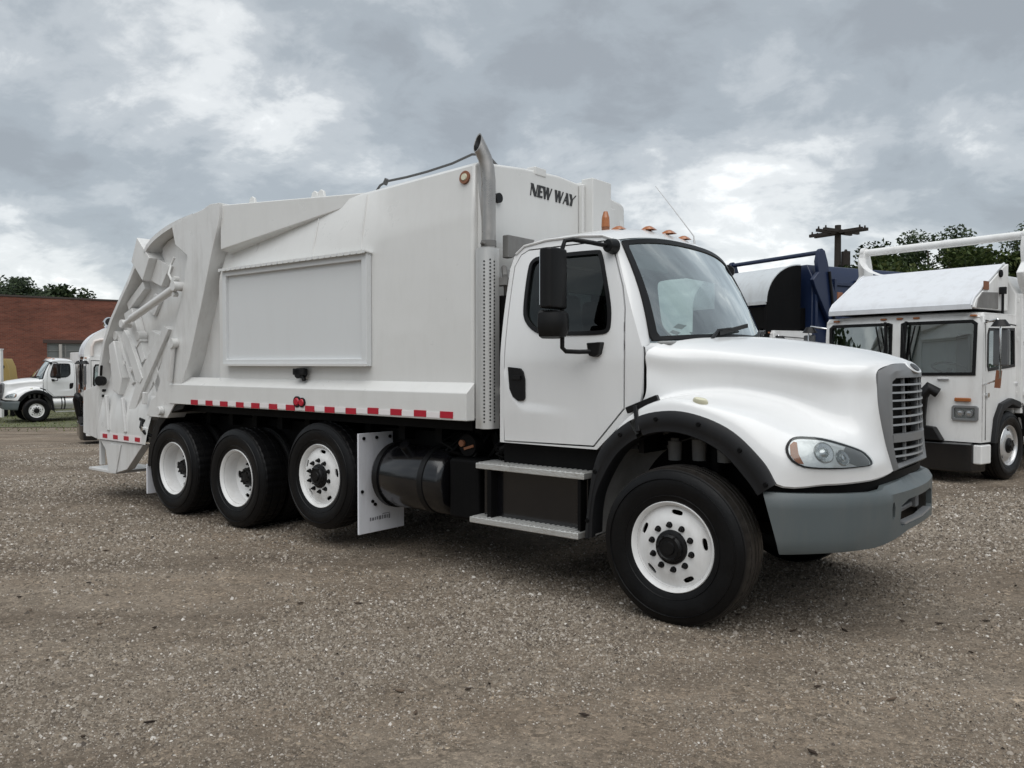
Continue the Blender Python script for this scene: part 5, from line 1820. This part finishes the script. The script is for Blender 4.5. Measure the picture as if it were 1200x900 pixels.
        clt.cyl((-1.93, s * 0.80, 1.03), (-1.93, s * 1.02, 1.03), 0.09, n=16)
        obj('air_line', clt, M['chassis'], T)
        obj('air_fitting', MB().cyl((-1.98, s * 0.98, 1.045), (-1.98, s * 1.04, 1.045), 0.028, n=12).beam((-1.96, s * 1.02, 1.0), (-1.86, s * 1.02, 1.03), 0.02, 0.02), M['rust'], T)
        bt = MB().box(-1.70, -0.72, *sorted((s * 0.70, s * 1.085)), 0.50, 0.905)
        bat = obj('battery_box', bt, M['gloss_black'], T, bevel=0.015)
        obj('upper_panel', MB().box(-1.55, -0.66, *sorted((s * 0.80, s * 1.02)), 0.906, 1.10), M['chassis'], T, bevel=0.01)
        for nm, z, y0, y1, x0, x1 in (('step', 0.905, 0.92, 1.165, -1.715, -0.705), ('step', 0.49, 0.94, 1.215, -1.735, -0.72)):
            stp = obj(nm, MB().box(x0, x1, *sorted((s * y0, s * y1)), z - 0.030, z + 0.015), M['tread'], T, bevel=0.006)
            rg = MB()
            n = 22
            for k in range(n):
                x = x0 + 0.03 + (x1 - x0 - 0.06) * k / (n - 1)
                rg.box(x - 0.008, x + 0.008, *sorted((s * (y0 + 0.01), s * (y1 - 0.012))), z + 0.0151, z + 0.021)
            obj('tread_rib', rg, M['guard'], stp)
        for x0, x1, z0, z1 in ((-1.60, -1.56, 0.506, 0.87), (-0.76, -0.735, 0.506, 0.87)):
            obj('step_bracket', MB().box(x0, x1, *sorted((s * 0.95, s * 1.16)), z0, z1), M['chassis'], T)
    # ---- exhaust stack behind the cab (near side only)
    sx, sy = -1.655, -1.075
    pipe = MB()
    pts = [(sx, sy, 1.25), (sx, sy, 2.2), (sx, sy, 2.95), (sx, sy, 3.10), (sx - 0.006, sy - 0.006, 3.20), (sx - 0.020, sy - 0.020, 3.28), (sx - 0.040, sy - 0.042, 3.345), (sx - 0.060, sy - 0.062, 3.40)]
    n = 24
    R0 = 0.055
    pipe.tube(pts, R0, n, caps=False)
    end = Vector(pts[-1]); d = (end - Vector(pts[-2])).normalized()
    cut = Vector((-0.30, -0.85, 0.28)).normalized()      # the outlet is cut off at a slant
    for q in range(len(pipe.v) - n, len(pipe.v)):
        p = Vector(pipe.v[q])
        pipe.v[q] = tuple(p + d * ((end - p).dot(cut) / d.dot(cut)))
    ring = [Vector(p) for p in pipe.v[-n:]]
    inner = [end + (p - end) * 0.9 for p in ring]
    pipe.grid([[tuple(p) for p in ring], [tuple(p) for p in inner], [tuple(p - d * 0.12) for p in inner]], cv=True)
    st = obj('exhaust_stack', pipe, M['steel'], T, smooth=60)
    mouth = MB()
    mouth.grid([[tuple(end + (p - end) * 0.89 - d * 0.004) for p in ring], [tuple(end + (p - end) * 0.85 - d * 0.16) for p in ring]], cv=True)
    mouth.add([tuple(end + (p - end) * 0.86 - d * 0.05) for p in ring], [tuple(range(n))])
    obj('pipe_mouth', mouth, M['print'], st)
    obj('pipe_clamp', MB().cyl((sx, sy, 2.60), (sx, sy, 2.645), 0.060, n=24).cyl((sx - 0.02, sy - 0.06, 2.62), (sx + 0.04, sy - 0.10, 2.62), 0.012, n=8), M['liner'], st)
    gd = MB()
    rows = []
    for z in (1.185, 1.30, 2.3, 2.585):
        row = [(sx - 0.085, sy + 0.02, z), (sx - 0.085, sy - 0.055, z), (sx - 0.078, sy - 0.066, z)]
        for k in range(9):
            q = PI * 0.72 - (PI * 0.80) * k / 8
            row.append((sx + 0.066 * math.cos(q), sy - 0.072 * max(0, math.sin(q)) - 0.01, z))
        row += [(sx + 0.066, sy + 0.05, z)]
        rows.append(row)
    gd.grid(rows)
    go = obj('heat_guard', gd, M['guard'], st, smooth=50)
    holes = MB()
    for k in range(46):
        z = 1.24 + k * 0.0275
        for a, q in enumerate((1.25, 0.55, -0.02)):
            zz = z + (0.0137 if a == 1 else 0)
            c = Vector((sx + 0.0665 * math.cos(q), sy - 0.0725 * max(0, math.sin(q)) - 0.0105, zz))
            nn = Vector((math.cos(q), -math.sin(q), 0))
            holes.cyl(c - nn * 0.002, c + nn * 0.0012, 0.0075, n=8)
    obj('perforation', holes, M['print'], go, smooth=0)
    go['kind'] = 'thing'
    br = MB().prism([(2.52, -0.95), (2.70, -0.95), (2.70, -0.60), (2.62, -0.66), (2.52, -0.90)], lambda a, b, w: (w, b, a), -1.62, -1.56)
    obj('stack_strap', MB().box(-1.74, -1.53, -1.03, -0.93, 2.30, 2.36), M['liner'], st)
    obj('stack_strap', MB().box(-1.74, -1.53, -1.03, -0.93, 1.45, 1.51), M['liner'], st)
    obj('stack_hook', MB().tube([(-1.62, -0.93, 2.45), (-1.57, -0.98, 2.38), (-1.57, -0.96, 2.28), (-1.62, -0.90, 2.2)], 0.022, 8), M['liner'], st)
    obj('stack_bracket', br, M['liner'], T, bevel=0.008)
    ab = MB().box(-1.64, -1.535, -1.01, -0.97, 1.30, 2.22)
    obj('cab_spacer', ab, M['chassis'], T)
    # ---- aerial, beacon
    an = MB().tube([(-0.745, 0.62, 2.70), (-0.755, 0.62, 2.80), (-0.95, 0.63, 3.05), (-1.145, 0.645, 3.29)], [0.014, 0.006, 0.0045, 0.003], 6)
    obj('antenna', an, mat('pale_antenna', (0.5, 0.5, 0.5), 0.5), T)
    q = (-1.36, 0.15)
    bc = MB().cyl((q[0], q[1], 2.66), (q[0], q[1], 2.88), 0.035, n=16)
    bo = obj('beacon', bc, M['rust'], T)
    obj('beacon_lens', MB().cyl((q[0], q[1], 2.88), (q[0], q[1], 2.96), 0.038, 0.034, 18).cyl((q[0], q[1], 2.96), (q[0], q[1], 3.015), 0.034, 0.018, 18), M['amber'], bo)
    return T


def copy_tree(o, parent):
    c = o.copy()
    COL.objects.link(c)
    if parent is not None:
        c.parent = parent
    for ch in o.children:
        copy_tree(ch, c)
    return c


MAIN = build_main()


# ------------------------------------------------------------------ cab-over trucks with front-loading bodies
def front_loader(name, label, loc, heading, canopy_mat, side_mat, body_mat, arm_mat, curved, up=0.0, hoop=False, body_h=3.0, tube_r=0.062, group='cab-over garbage trucks parked behind'):
    T = thing(name, label, 'garbage truck', loc, heading, group)
    P = M['old_white']
    # ---- cab
    cm = MB()
    win = [(-1.10, 1.545), (-0.085, 1.53), (-0.085, 2.275), (-0.13, 2.29), (-1.06, 2.29), (-1.11, 2.25)]
    win2 = [(-a, b) for a, b in reversed(win)]
    front = [(-1.2, 0.585), (1.2, 0.585), (1.2, 2.36), (1.15, 2.41), (-1.15, 2.41), (-1.2, 2.36)]

    def ff(u, v, d):
        return (-0.05 * abs(u / 1.2) ** 3 - 0.03 * max(0, v - 1.5) - d - (0.05 * max(0, v - 2.32) / 0.09), u, v)
    cm.sheet(front, [win, win2], ff, 0.2, 0.04)
    side = [(-1.45, 0.585), (-1.40, 0.585), (-0.06, 0.585), (-0.052, 1.5), (-0.075, 2.0), (-0.08, 2.36), (-0.13, 2.41), (-1.45, 2.41)]
    arch = [(-1.42, 0.60), (-1.36, 0.85), (-1.20, 1.05), (-0.90, 1.12), (-0.60, 1.05), (-0.46, 0.85), (-0.42, 0.60)]
    side = [(-1.45, 0.585), (-1.43, 0.60), (-1.36, 0.85), (-1.20, 1.05), (-0.90, 1.12), (-0.60, 1.05), (-0.46, 0.85), (-0.42, 0.585), (-0.06, 0.585), (-0.052, 1.5), (-0.075, 2.0), (-0.08, 2.36), (-0.13, 2.41), (-1.45, 2.41)]
    sw = [(-1.10, 1.66), (-0.25, 1.60), (-0.22, 1.66), (-0.24, 2.10), (-0.28, 2.18), (-1.10, 2.20)]
    for s in (-1, 1):
        cm.sheet(side, [sw], lambda u, v, d: (u, s * (1.2 - d - (0.02 * max(0, v - 1.5))), v), 0.15, 0.03)
    rows = []
    for x, zz in ((-1.46, 2.37), (-1.42, 2.42), (-0.9, 2.45), (-0.3, 2.45), (-0.12, 2.43), (-0.075, 2.385)):
        rows.append([(x, y * 1.185, zz - 0.05 * abs(y) ** 6) for y in np.linspace(-1, 1, 13)])
    cm.grid(rows)
    cm.box(-1.455, -1.43, -1.17, 1.17, 0.9, 2.38)
    cm.box(-1.42, -0.12, -1.14, 1.14, 1.15, 1.19)
    cab = obj('cab', cm, P, T, smooth=40)
    for w_ in (win, win2):
        g = MB().sheet(grow(w_, 0.005), [], lambda u, v, d: ff(u, v, 0.02), 0.3, 0)
        go = obj('windshield', g, M['win_dark'], T)
        obj('windshield_seal', strip_along(grow(w_, 0.02), lambda u, v, d: ff(u, v, d - 0.004), 0.045, 0.008), M['black'], go)
        c = sum(p[0] for p in w_) / len(w_)
        sg = 1 if c > 0 else -1
        wm = MB()
        for k, (y0, y1) in enumerate(((0.14, 0.30), (0.20, 0.12))):
            wm.tube([(0.02, sg * y0, 1.42), (0.045, sg * (y0 * 0.6 + y1 * 0.4), 1.8), (0.03, sg * y1, 2.25)], 0.012, 6)
        wm.beam((0.03, sg * 0.12, 1.62), (0.02, sg * 0.16, 2.32), 0.03, 0.03, up=(1, 0, 0))
        obj('wiper', wm, M['black'], go)
    for s in (-1, 1):
        g = MB().sheet(grow(sw, 0.005), [], lambda u, v, d: (u, s * (1.185 - 0.02 * max(0, v - 1.5)), v), 0.3, 0)
        go = obj('side_window', g, M['win_dark'], T)
        obj('window_seal', strip_along(grow(sw, 0.015), lambda u, v, d: (u, s * (1.203 - d - 0.02 * max(0, v - 1.5)), v), 0.04, 0.006), M['black'], go)
        dl = MB()
        for a, b in (((-1.30, 0.95), (-1.30, 2.25)), ((-0.17, 0.62), (-0.17, 2.30)), ((-1.30, 2.25), (-0.17, 2.30))):
            dl.beam((a[0], s * (1.2015 - 0.02 * max(0, a[1] - 1.5)), a[1]), (b[0], s * (1.2015 - 0.02 * max(0, b[1] - 1.5)), b[1]), 0.008, 0.012)
        obj('door_seam', dl, M['chassis'], cab)
        hn_ = MB().cyl((-1.18, s * 1.20, 1.40), (-1.18, s * 1.225, 1.40), 0.035, n=12).cyl((-0.2, s * 1.2, 1.25), (-0.2, s * 1.23, 1.25), 0.035, n=12)
        obj('handle', hn_, M['chrome'], cab)
        # mirror
        ar = MB().tube([(-0.10, s * 1.20, 2.26), (0.02, s * 1.42, 2.30), (0.02, s * 1.46, 2.24), (0.02, s * 1.46, 1.50), (0.0, s * 1.40, 1.46), (-0.12, s * 1.20, 1.40)], 0.014, 8)
        mo = obj('mirror_arm', ar, M['chrome'], T)
        obj('mirror', MB().box(-0.04, 0.02, *sorted((s * 1.36, s * 1.56)), 1.66, 2.16), M['mirror_grey'], mo, bevel=0.02)
        obj('mirror_head', MB().cyl((0.0, s * 1.45, 2.20), (0.0, s * 1.45, 2.29), 0.12, 0.06, 16), M['black'], mo)
        obj('mirror_bracket', MB().beam((0.0, s * 1.44, 1.60), (0.0, s * 1.42, 1.36), 0.06, 0.05, up=(1, 0, 0)), M['rust'], mo)
        # lamps in the front panel
        hb = MB()
        bw_ = [(0.845, 0.885), (1.145, 0.885), (1.165, 0.91), (1.165, 1.075), (1.14, 1.10), (0.85, 1.10), (0.825, 1.075), (0.825, 0.91)]
        bi = [(0.875, 0.92), (1.115, 0.92), (1.13, 0.935), (1.13, 1.05), (1.115, 1.065), (0.875, 1.065), (0.86, 1.05), (0.86, 0.935)]
        hb.sheet([(s * a, b) for a, b in bw_], [[(s * a, b) for a, b in bi]], lambda u, v, d: (0.035 - 0.05 * abs(u / 1.2) ** 3 - d, u, v), 0.2, 0.05)
        ho = obj('headlight', hb, M['grille'], T, bevel=0.006)
        bl = MB()
        for yy in (0.935, 1.055):
            for x, r in ((0.002, 0.055),):
                bl.cyl((-0.03, s * yy, 0.993), (0.0, s * yy, 0.993), 0.056, 0.050, 18).cyl((0.0, s * yy, 0.993), (0.004, s * yy, 0.993), 0.03, 0.02, 14)
        obj('reflector', bl, M['reflect'], ho)
        obj('lens', MB().sheet([(s * a, b) for a, b in bi], [], lambda u, v, d: (0.018 - 0.05 * abs(u / 1.2) ** 3, u, v), 0.3, 0), M['lens'], ho)
        obj('turn_signal', MB().box(-0.02, 0.02, *sorted((s * 0.86, s * 1.08)), 1.155, 1.21), M['amber'], T, bevel=0.012)
        fd = [(-1.52, 0.60), (-1.44, 0.92), (-1.25, 1.12), (-0.90, 1.19), (-0.58, 1.12), (-0.42, 0.92), (-0.34, 0.56), (-0.42, 0.56), (-0.49, 0.86), (-0.63, 1.03), (-0.90, 1.10), (-1.18, 1.03), (-1.36, 0.86), (-1.44, 0.60)]
        obj('fender', MB().xz(fd, *sorted((s * 0.90, s * 1.27))), M['flare'], T, bevel=0.015)
        obj('step', MB().box(-0.33, -0.03, *sorted((s * 0.95, s * 1.22)), 0.28, 0.55), P, T, bevel=0.02)
        wheel(T, -0.92, s * 1.215, 0.50, 'front', s > 0, R=0.50, rim_mat='alloy', nuts=False)
        wheel(T, -4.9, s * 1.215, 0.50, 'rear', s > 0, R=0.50, dual=True, nuts=False)
        wheel(T, -6.25, s * 1.215, 0.50, 'rear', s > 0, R=0.50, dual=True, nuts=False)
    for y in (-1.0, -0.22, 0.03, 0.28, 1.08):
        z = 2.385
        obj('marker_light', MB().box(-0.075, -0.02, y - 0.045, y + 0.045, 2.350, 2.380), M['amber'], T, bevel=0.012)
    # front furniture
    gp = MB().box(-0.02, 0.03, -0.50, 0.46, 0.60, 1.30)
    for k in range(8):
        gp.box(0.031, 0.05, -0.46, 0.42, 0.66 + 0.075 * k, 0.69 + 0.075 * k)
    obj('grille', gp, M['chassis'], T, bevel=0.01)
    obj('pickup_hook', MB().tube([(0.06, 0.40, 0.62), (0.12, 0.44, 0.9), (0.16, 0.47, 1.22), (0.13, 0.56, 1.34), (0.07, 0.66, 1.27)], [0.06, 0.07, 0.09, 0.095, 0.075], 12), M['black'], T)
    obj('tow_bracket', MB().prism([(0.40, 0.59), (0.74, 0.59), (0.62, 0.78), (0.40, 0.80)], lambda a, b, w: (w, a, b), 0.0, 0.12), M['black'], T, bevel=0.015)
    obj('bumper', MB().xy([(-0.30, -1.17), (0.02, -1.10), (0.10, -0.9), (0.10, 0.9), (0.02, 1.10), (-0.30, 1.17)], 0.16, 0.575), M['gloss_black'], T, bevel=0.03)
    obj('badge_bar', MB().beam((0.005, 0.62, 1.465), (0.005, 0.78, 1.465), 0.02, 0.02), M['chrome'], T)
    # cabin contents
    obj('dashboard', MB().box(-0.45, -0.12, -1.1, 1.1, 1.2, 1.52), M['interior'], T, bevel=0.04)
    for y in (-0.6, 0.6):
        se = obj('seat', MB().box(-1.1, -0.75, y - 0.25, y + 0.25, 1.2, 1.5), M['seat'], T, bevel=0.04)
        obj('backrest', MB().box(-1.22, -1.105, y - 0.25, y + 0.25, 1.42, 2.15), M['seat'], se, bevel=0.04)
    cx = Vector((-0.52, 0.55, 1.62)); ax = Vector((0.35, 0, -0.93)).normalized()
    a = Vector((0, 1, 0)); b = ax.cross(a)
    obj('steering_wheel', MB().tube([cx + (a * math.cos(q) + b * math.sin(q)) * 0.24 for q in [2 * PI * i / 28 for i in range(28)]], 0.018, 8, closed=True).cyl(cx, cx + ax * 0.3, 0.035), M['interior_dark'], T)
    # ---- hopper over the cab: sloping canopy between two cheek plates
    hw = 1.08
    u = up
    if curved:
        prof = [(0.02 - 0.0 + 0.42 * math.cos(t) * 2.2 - 0.92 - 0.02, 2.55 + u + 0.78 * math.sin(t)) for t in [PI / 2 * k / 12 for k in range(13)]]
    else:
        prof = [(0.03, 2.50 + u), (0.005, 2.56 + u), (-0.06, 2.63 + u), (-0.92, 3.13 + u), (-1.0, 3.16 + u)]
    rows = [[(x, y, z) for y in np.linspace(-hw, hw, 9)] for x, z in prof]
    cn = MB().grid(rows).grid([[(x - 0.02, y, z - 0.03) for x, y, z in r] for r in rows])
    for y in (-hw, hw):
        cn.tube([(x, y, z) for x, z in prof], 0.018, 6)
    cn.beam((prof[0][0], -hw, prof[0][1] - 0.01), (prof[0][0], hw, prof[0][1] - 0.01), 0.05, 0.07)
    obj('canopy', cn, canopy_mat, T, smooth=50)
    for s in (-1, 1):
        pl = [(x - 0.015, z - 0.02) for x, z in prof] + [(-1.08, prof[-1][1]), (-1.08, 2.47 + u), (-0.02, 2.47 + u)] if not curved else [(x - 0.01, z - 0.01) for x, z in reversed(prof)] + [(0.02, 2.0), (-0.9, 2.0)]
        cheek = obj('cheek_plate', MB().xz(pl, *sorted((s * (hw - 0.05), s * (hw + 0.03)))), side_mat, T, bevel=0.01)
        if not curved:
            rc = [(-0.06, 2.48 + u), (-0.10, 2.60 + u), (-0.22, 2.70 + u), (-0.72, 2.72 + u), (-0.72, 2.48 + u)]
            obj('recess_plate', MB().xz(rc, *sorted((s * (hw + 0.0301), s * (hw + 0.045)))), M['liner'], cheek)
            obj('red_lamp', MB().box(-0.40, -0.26, *sorted((s * (hw + 0.031), s * (hw + 0.05))), 2.74 + u, 2.86 + u), M['rust'], cheek)
            obj('port_hole', MB().cyl((-0.80, s * (hw + 0.03), 3.00 + u), (-0.80, s * (hw + 0.05), 3.00 + u), 0.055, n=16), M['chassis'], cheek)
            obj('vent_pipe', MB().tube([(-0.80, s * (hw + 0.07), 2.76 + u), (-0.80, s * (hw + 0.07), 2.30 + u)], [0.02, 0.02], 8).cyl((-0.80, s * (hw + 0.07), 2.70 + u), (-0.80, s * (hw + 0.07), 2.80 + u), 0.05, n=12), M['black'], cheek)
    tray = MB().box(-1.3, -0.05, -hw + 0.06, hw - 0.06, 2.455, 2.468 + u)
    obj('hopper_floor', tray, M['chassis'], T)
    # ---- body behind the cab
    bm_ = MB()
    rows = []
    for x in (-1.15, -7.2):
        rows.append([(x, y, z) for y, z in ((-1.18, 0.95), (-1.20, body_h - 0.28), (-1.05, body_h), (1.05, body_h), (1.20, body_h - 0.28), (1.18, 0.95))])
    bm_.grid(rows, cv=True)
    bm_.add(rows[0], [tuple(range(6))]); bm_.add(rows[1], [tuple(range(6))])
    body = obj('body', bm_, body_mat, T, bevel=0.03)
    for s in (-1, 1):
        for x in (-1.2, -1.75, -2.4, -3.1, -3.9, -4.7, -5.5, -6.3, -7.1):
            obj('rib', MB().beam((x, s * 1.225, 0.96), (x, s * 1.225, body_h - 0.28), 0.09, 0.07, up=(1, 0, 0)), body_mat, body, bevel=0.01)
        for z in (1.25, 2.05, body_h - 0.38):
            obj('rail', MB().beam((-1.16, s * 1.215, z), (-7.15, s * 1.215, z), 0.035, 0.07), body_mat, body, bevel=0.008)
    fr = MB().box(-7.4, -0.2, -0.45, -0.36, 0.62, 0.92).box(-7.4, -0.2, 0.36, 0.45, 0.62, 0.92).box(-7.0, -1.3, -0.9, 0.9, 0.80, 0.949)
    fr.cyl((-0.92, -0.95, 0.5), (-0.92, 0.95, 0.5), 0.07).cyl((-4.9, -0.95, 0.5), (-4.9, 0.95, 0.5), 0.07).cyl((-6.25, -0.95, 0.5), (-6.25, 0.95, 0.5), 0.07)
    obj('chassis', fr, M['chassis'], T)
    tk = MB().box(-3.2, -1.75, 0.75, 1.18, 0.45, 0.88).box(-3.2, -1.75, -1.18, -0.75, 0.45, 0.88)
    obj('side_tank', tk, M['old_white'], T, bevel=0.08, seg=3)
    # ---- arms: cross tube over the hopper, gooseneck down each side to the body
    ct = MB().cyl((-1.27, -1.24, 3.585 + u), (-1.27, 1.28, 3.585 + u), tube_r, n=20)
    for y in (-1.24, 1.28):
        ct.cyl((-1.27, y - 0.035, 3.585 + u), (-1.27, y + 0.035, 3.585 + u), tube_r + 0.03, n=20)
    arm = obj('arm_tube', ct, arm_mat, T)
    for s, yy in ((-1, -1.24), (1, 1.28)):
        gn = MB().xz([(-1.35, 3.63 + u), (-1.20, 3.63 + u), (-1.14, 3.40 + u), (-1.18, 3.18 + u), (-1.02, 3.02 + u), (-1.10, 2.85 + u), (-1.70, 2.30), (-2.2, 1.60), (-2.5, 1.60), (-2.0, 2.45), (-1.52, 3.1 + u), (-1.44, 3.4 + u)], yy - 0.05, yy + 0.05)
        obj('lift_arm', gn, arm_mat, arm, bevel=0.015)
        if s < 0:
            fl = MB().grid([[(-1.2 + 0.12 * k / 6, -1.18 + 0.62 * (1 - math.cos(PI / 2 * k / 6)) , 3.5 + u - 0.36 * math.sin(PI / 2 * k / 6)), (-0.98, -1.18 + 0.62 * (1 - math.cos(PI / 2 * k / 6)), 3.48 + u - 0.36 * math.sin(PI / 2 * k / 6))] for k in range(7)])
            obj('arm_gusset', fl, arm_mat, arm)
        obj('arm_pivot', MB().cyl((-2.35, yy - 0.08, 1.6), (-2.35, yy + 0.08, 1.6), 0.13, n=18), arm_mat, arm)
        obj('ram', MB().cyl((-1.62, yy + 0.08 * s, 2.55), (-3.2, yy + 0.08 * s, 1.5), 0.05, n=14).cyl((-1.45, yy + 0.08 * s, 3.2 + u), (-1.62, yy + 0.08 * s, 2.55), 0.028, n=10), M['black'], arm)
    if hoop:
        hp_ = MB().tube([(-0.20, 1.17, 2.42), (-0.20, 1.17, 2.66), (-0.26, 1.17, 2.80), (-0.40, 1.17, 2.85), (-0.95, 1.17, 2.85), (-1.02, 1.17, 2.80), (-1.02, 1.17, 2.42)], 0.04, 10)
        obj('guard_hoop', hp_, M['tube_pink'], T)
        lp = obj('roof_lamp', MB().cyl((-0.62, 0.95, 3.30), (-0.62, 1.12, 3.34), 0.15, 0.13, 18).cyl((-0.62, 1.0, 3.0), (-0.62, 1.0, 3.34), 0.04, n=10), M['chrome'], T)
        obj('lamp_shell', MB().cyl((-0.62, 1.12, 3.34), (-0.62, 1.20, 3.36), 0.10, 0.08, 16), M['black'], lp)
    return T


def build_right_trucks():
    front_loader('garbage_truck', 'white cab-over garbage truck with a flat white sloping hopper hood, parked at the right edge', (5.78, 12.16, 0), math.atan2(-.6, -.8),
                 M['canopy'], M['old_white'], M['old_white'], M['old_white'], False)
    front_loader('garbage_truck', 'cab-over garbage truck with a navy blue body and arms and a grey curved hopper hood', (4.52, 16.94, -0.06), math.atan2(-.466, -.885),
                 M['canopy_grey'], M['chassis'], M['blue'], M['blue'], True, 0.42, body_h=3.78, tube_r=0.045)


def build_left_trucks():
    z = ground_z(-11.6, 21.6)
    hx, hy = -0.86, -0.51
    q = Vector((-11.35, 21.4))
    o = q - Vector((-hy, hx)).normalized() * 1.2
    n_ = Vector((hx, hy)).normalized()
    o = q - Vector((-n_.y, n_.x)) * 1.2
    front_loader('garbage_truck', 'white cab-over truck with tubular hoop, mostly hidden behind the tail of the nearest truck', (o.x, o.y, ground_z(o.x, o.y)), math.atan2(hy, hx),
                 M['canopy'], M['old_white'], M['old_white'], M['old_white'], True, -0.1, True)
    # the other bonneted truck: copies of the cab parts of the near one, with a plain body
    ang = math.atan2(-.64, -.77)
    wx, wy = -20.05, 34.0
    ux, uy = math.cos(ang), math.sin(ang)
    # wheel of its left side (y = +1.2) stands at (wx, wy)
    ox, oy = wx + 1.2 * uy, wy - 1.2 * ux
    T = thing('parked_truck', 'white bonneted truck with silver tanks seen side-on before the brick wall', 'truck', (ox, oy, -0.8), ang)
    for p in CAB_PARTS:
        copy_tree(p, T)
    for far in (False, True):
        s = 1 if far else -1
        wheel(T, -4.6, s * 1.215, 0.512, 'rear', far, dual=True, nuts=False)
        tk = MB().cyl((-1.42, s * 0.92, 0.80), (-0.98, s * 0.92, 0.80), 0.26, n=24).cyl((-0.94, s * 0.92, 0.80), (-0.62, s * 0.92, 0.80), 0.26, n=24)
        to = obj('fuel_tank', tk, M['guard'], T)
        obj('tank_strap', MB().cyl((-1.10, s * 0.92, 0.80), (-1.05, s * 0.92, 0.80), 0.268, n=24).cyl((-0.98, s * 0.92, 0.80), (-0.94, s * 0.92, 0.80), 0.268, n=24), M['black'], to)
        obj('step', MB().box(-1.5, -0.7, *sorted((s * 0.9, s * 1.15)), 0.42, 0.47), M['tread'], T)
    bx = MB().box(-6.5, -1.75, -1.18, 1.18, 1.1, 3.0)
    obj('box_body', bx, M['old_white'], T, bevel=0.03)
    obj('chassis_rail', MB().box(-6.5, -1.31, -0.43, -0.35, 0.7, 1.0).box(-6.5, -1.31, 0.35, 0.43, 0.7, 1.0).cyl((-4.6, -0.95, 0.51), (-4.6, 0.95, 0.51), 0.07), M['chassis'], T)


build_right_trucks()
build_left_trucks()
build_yellow()
build_gravel()
build_debris()
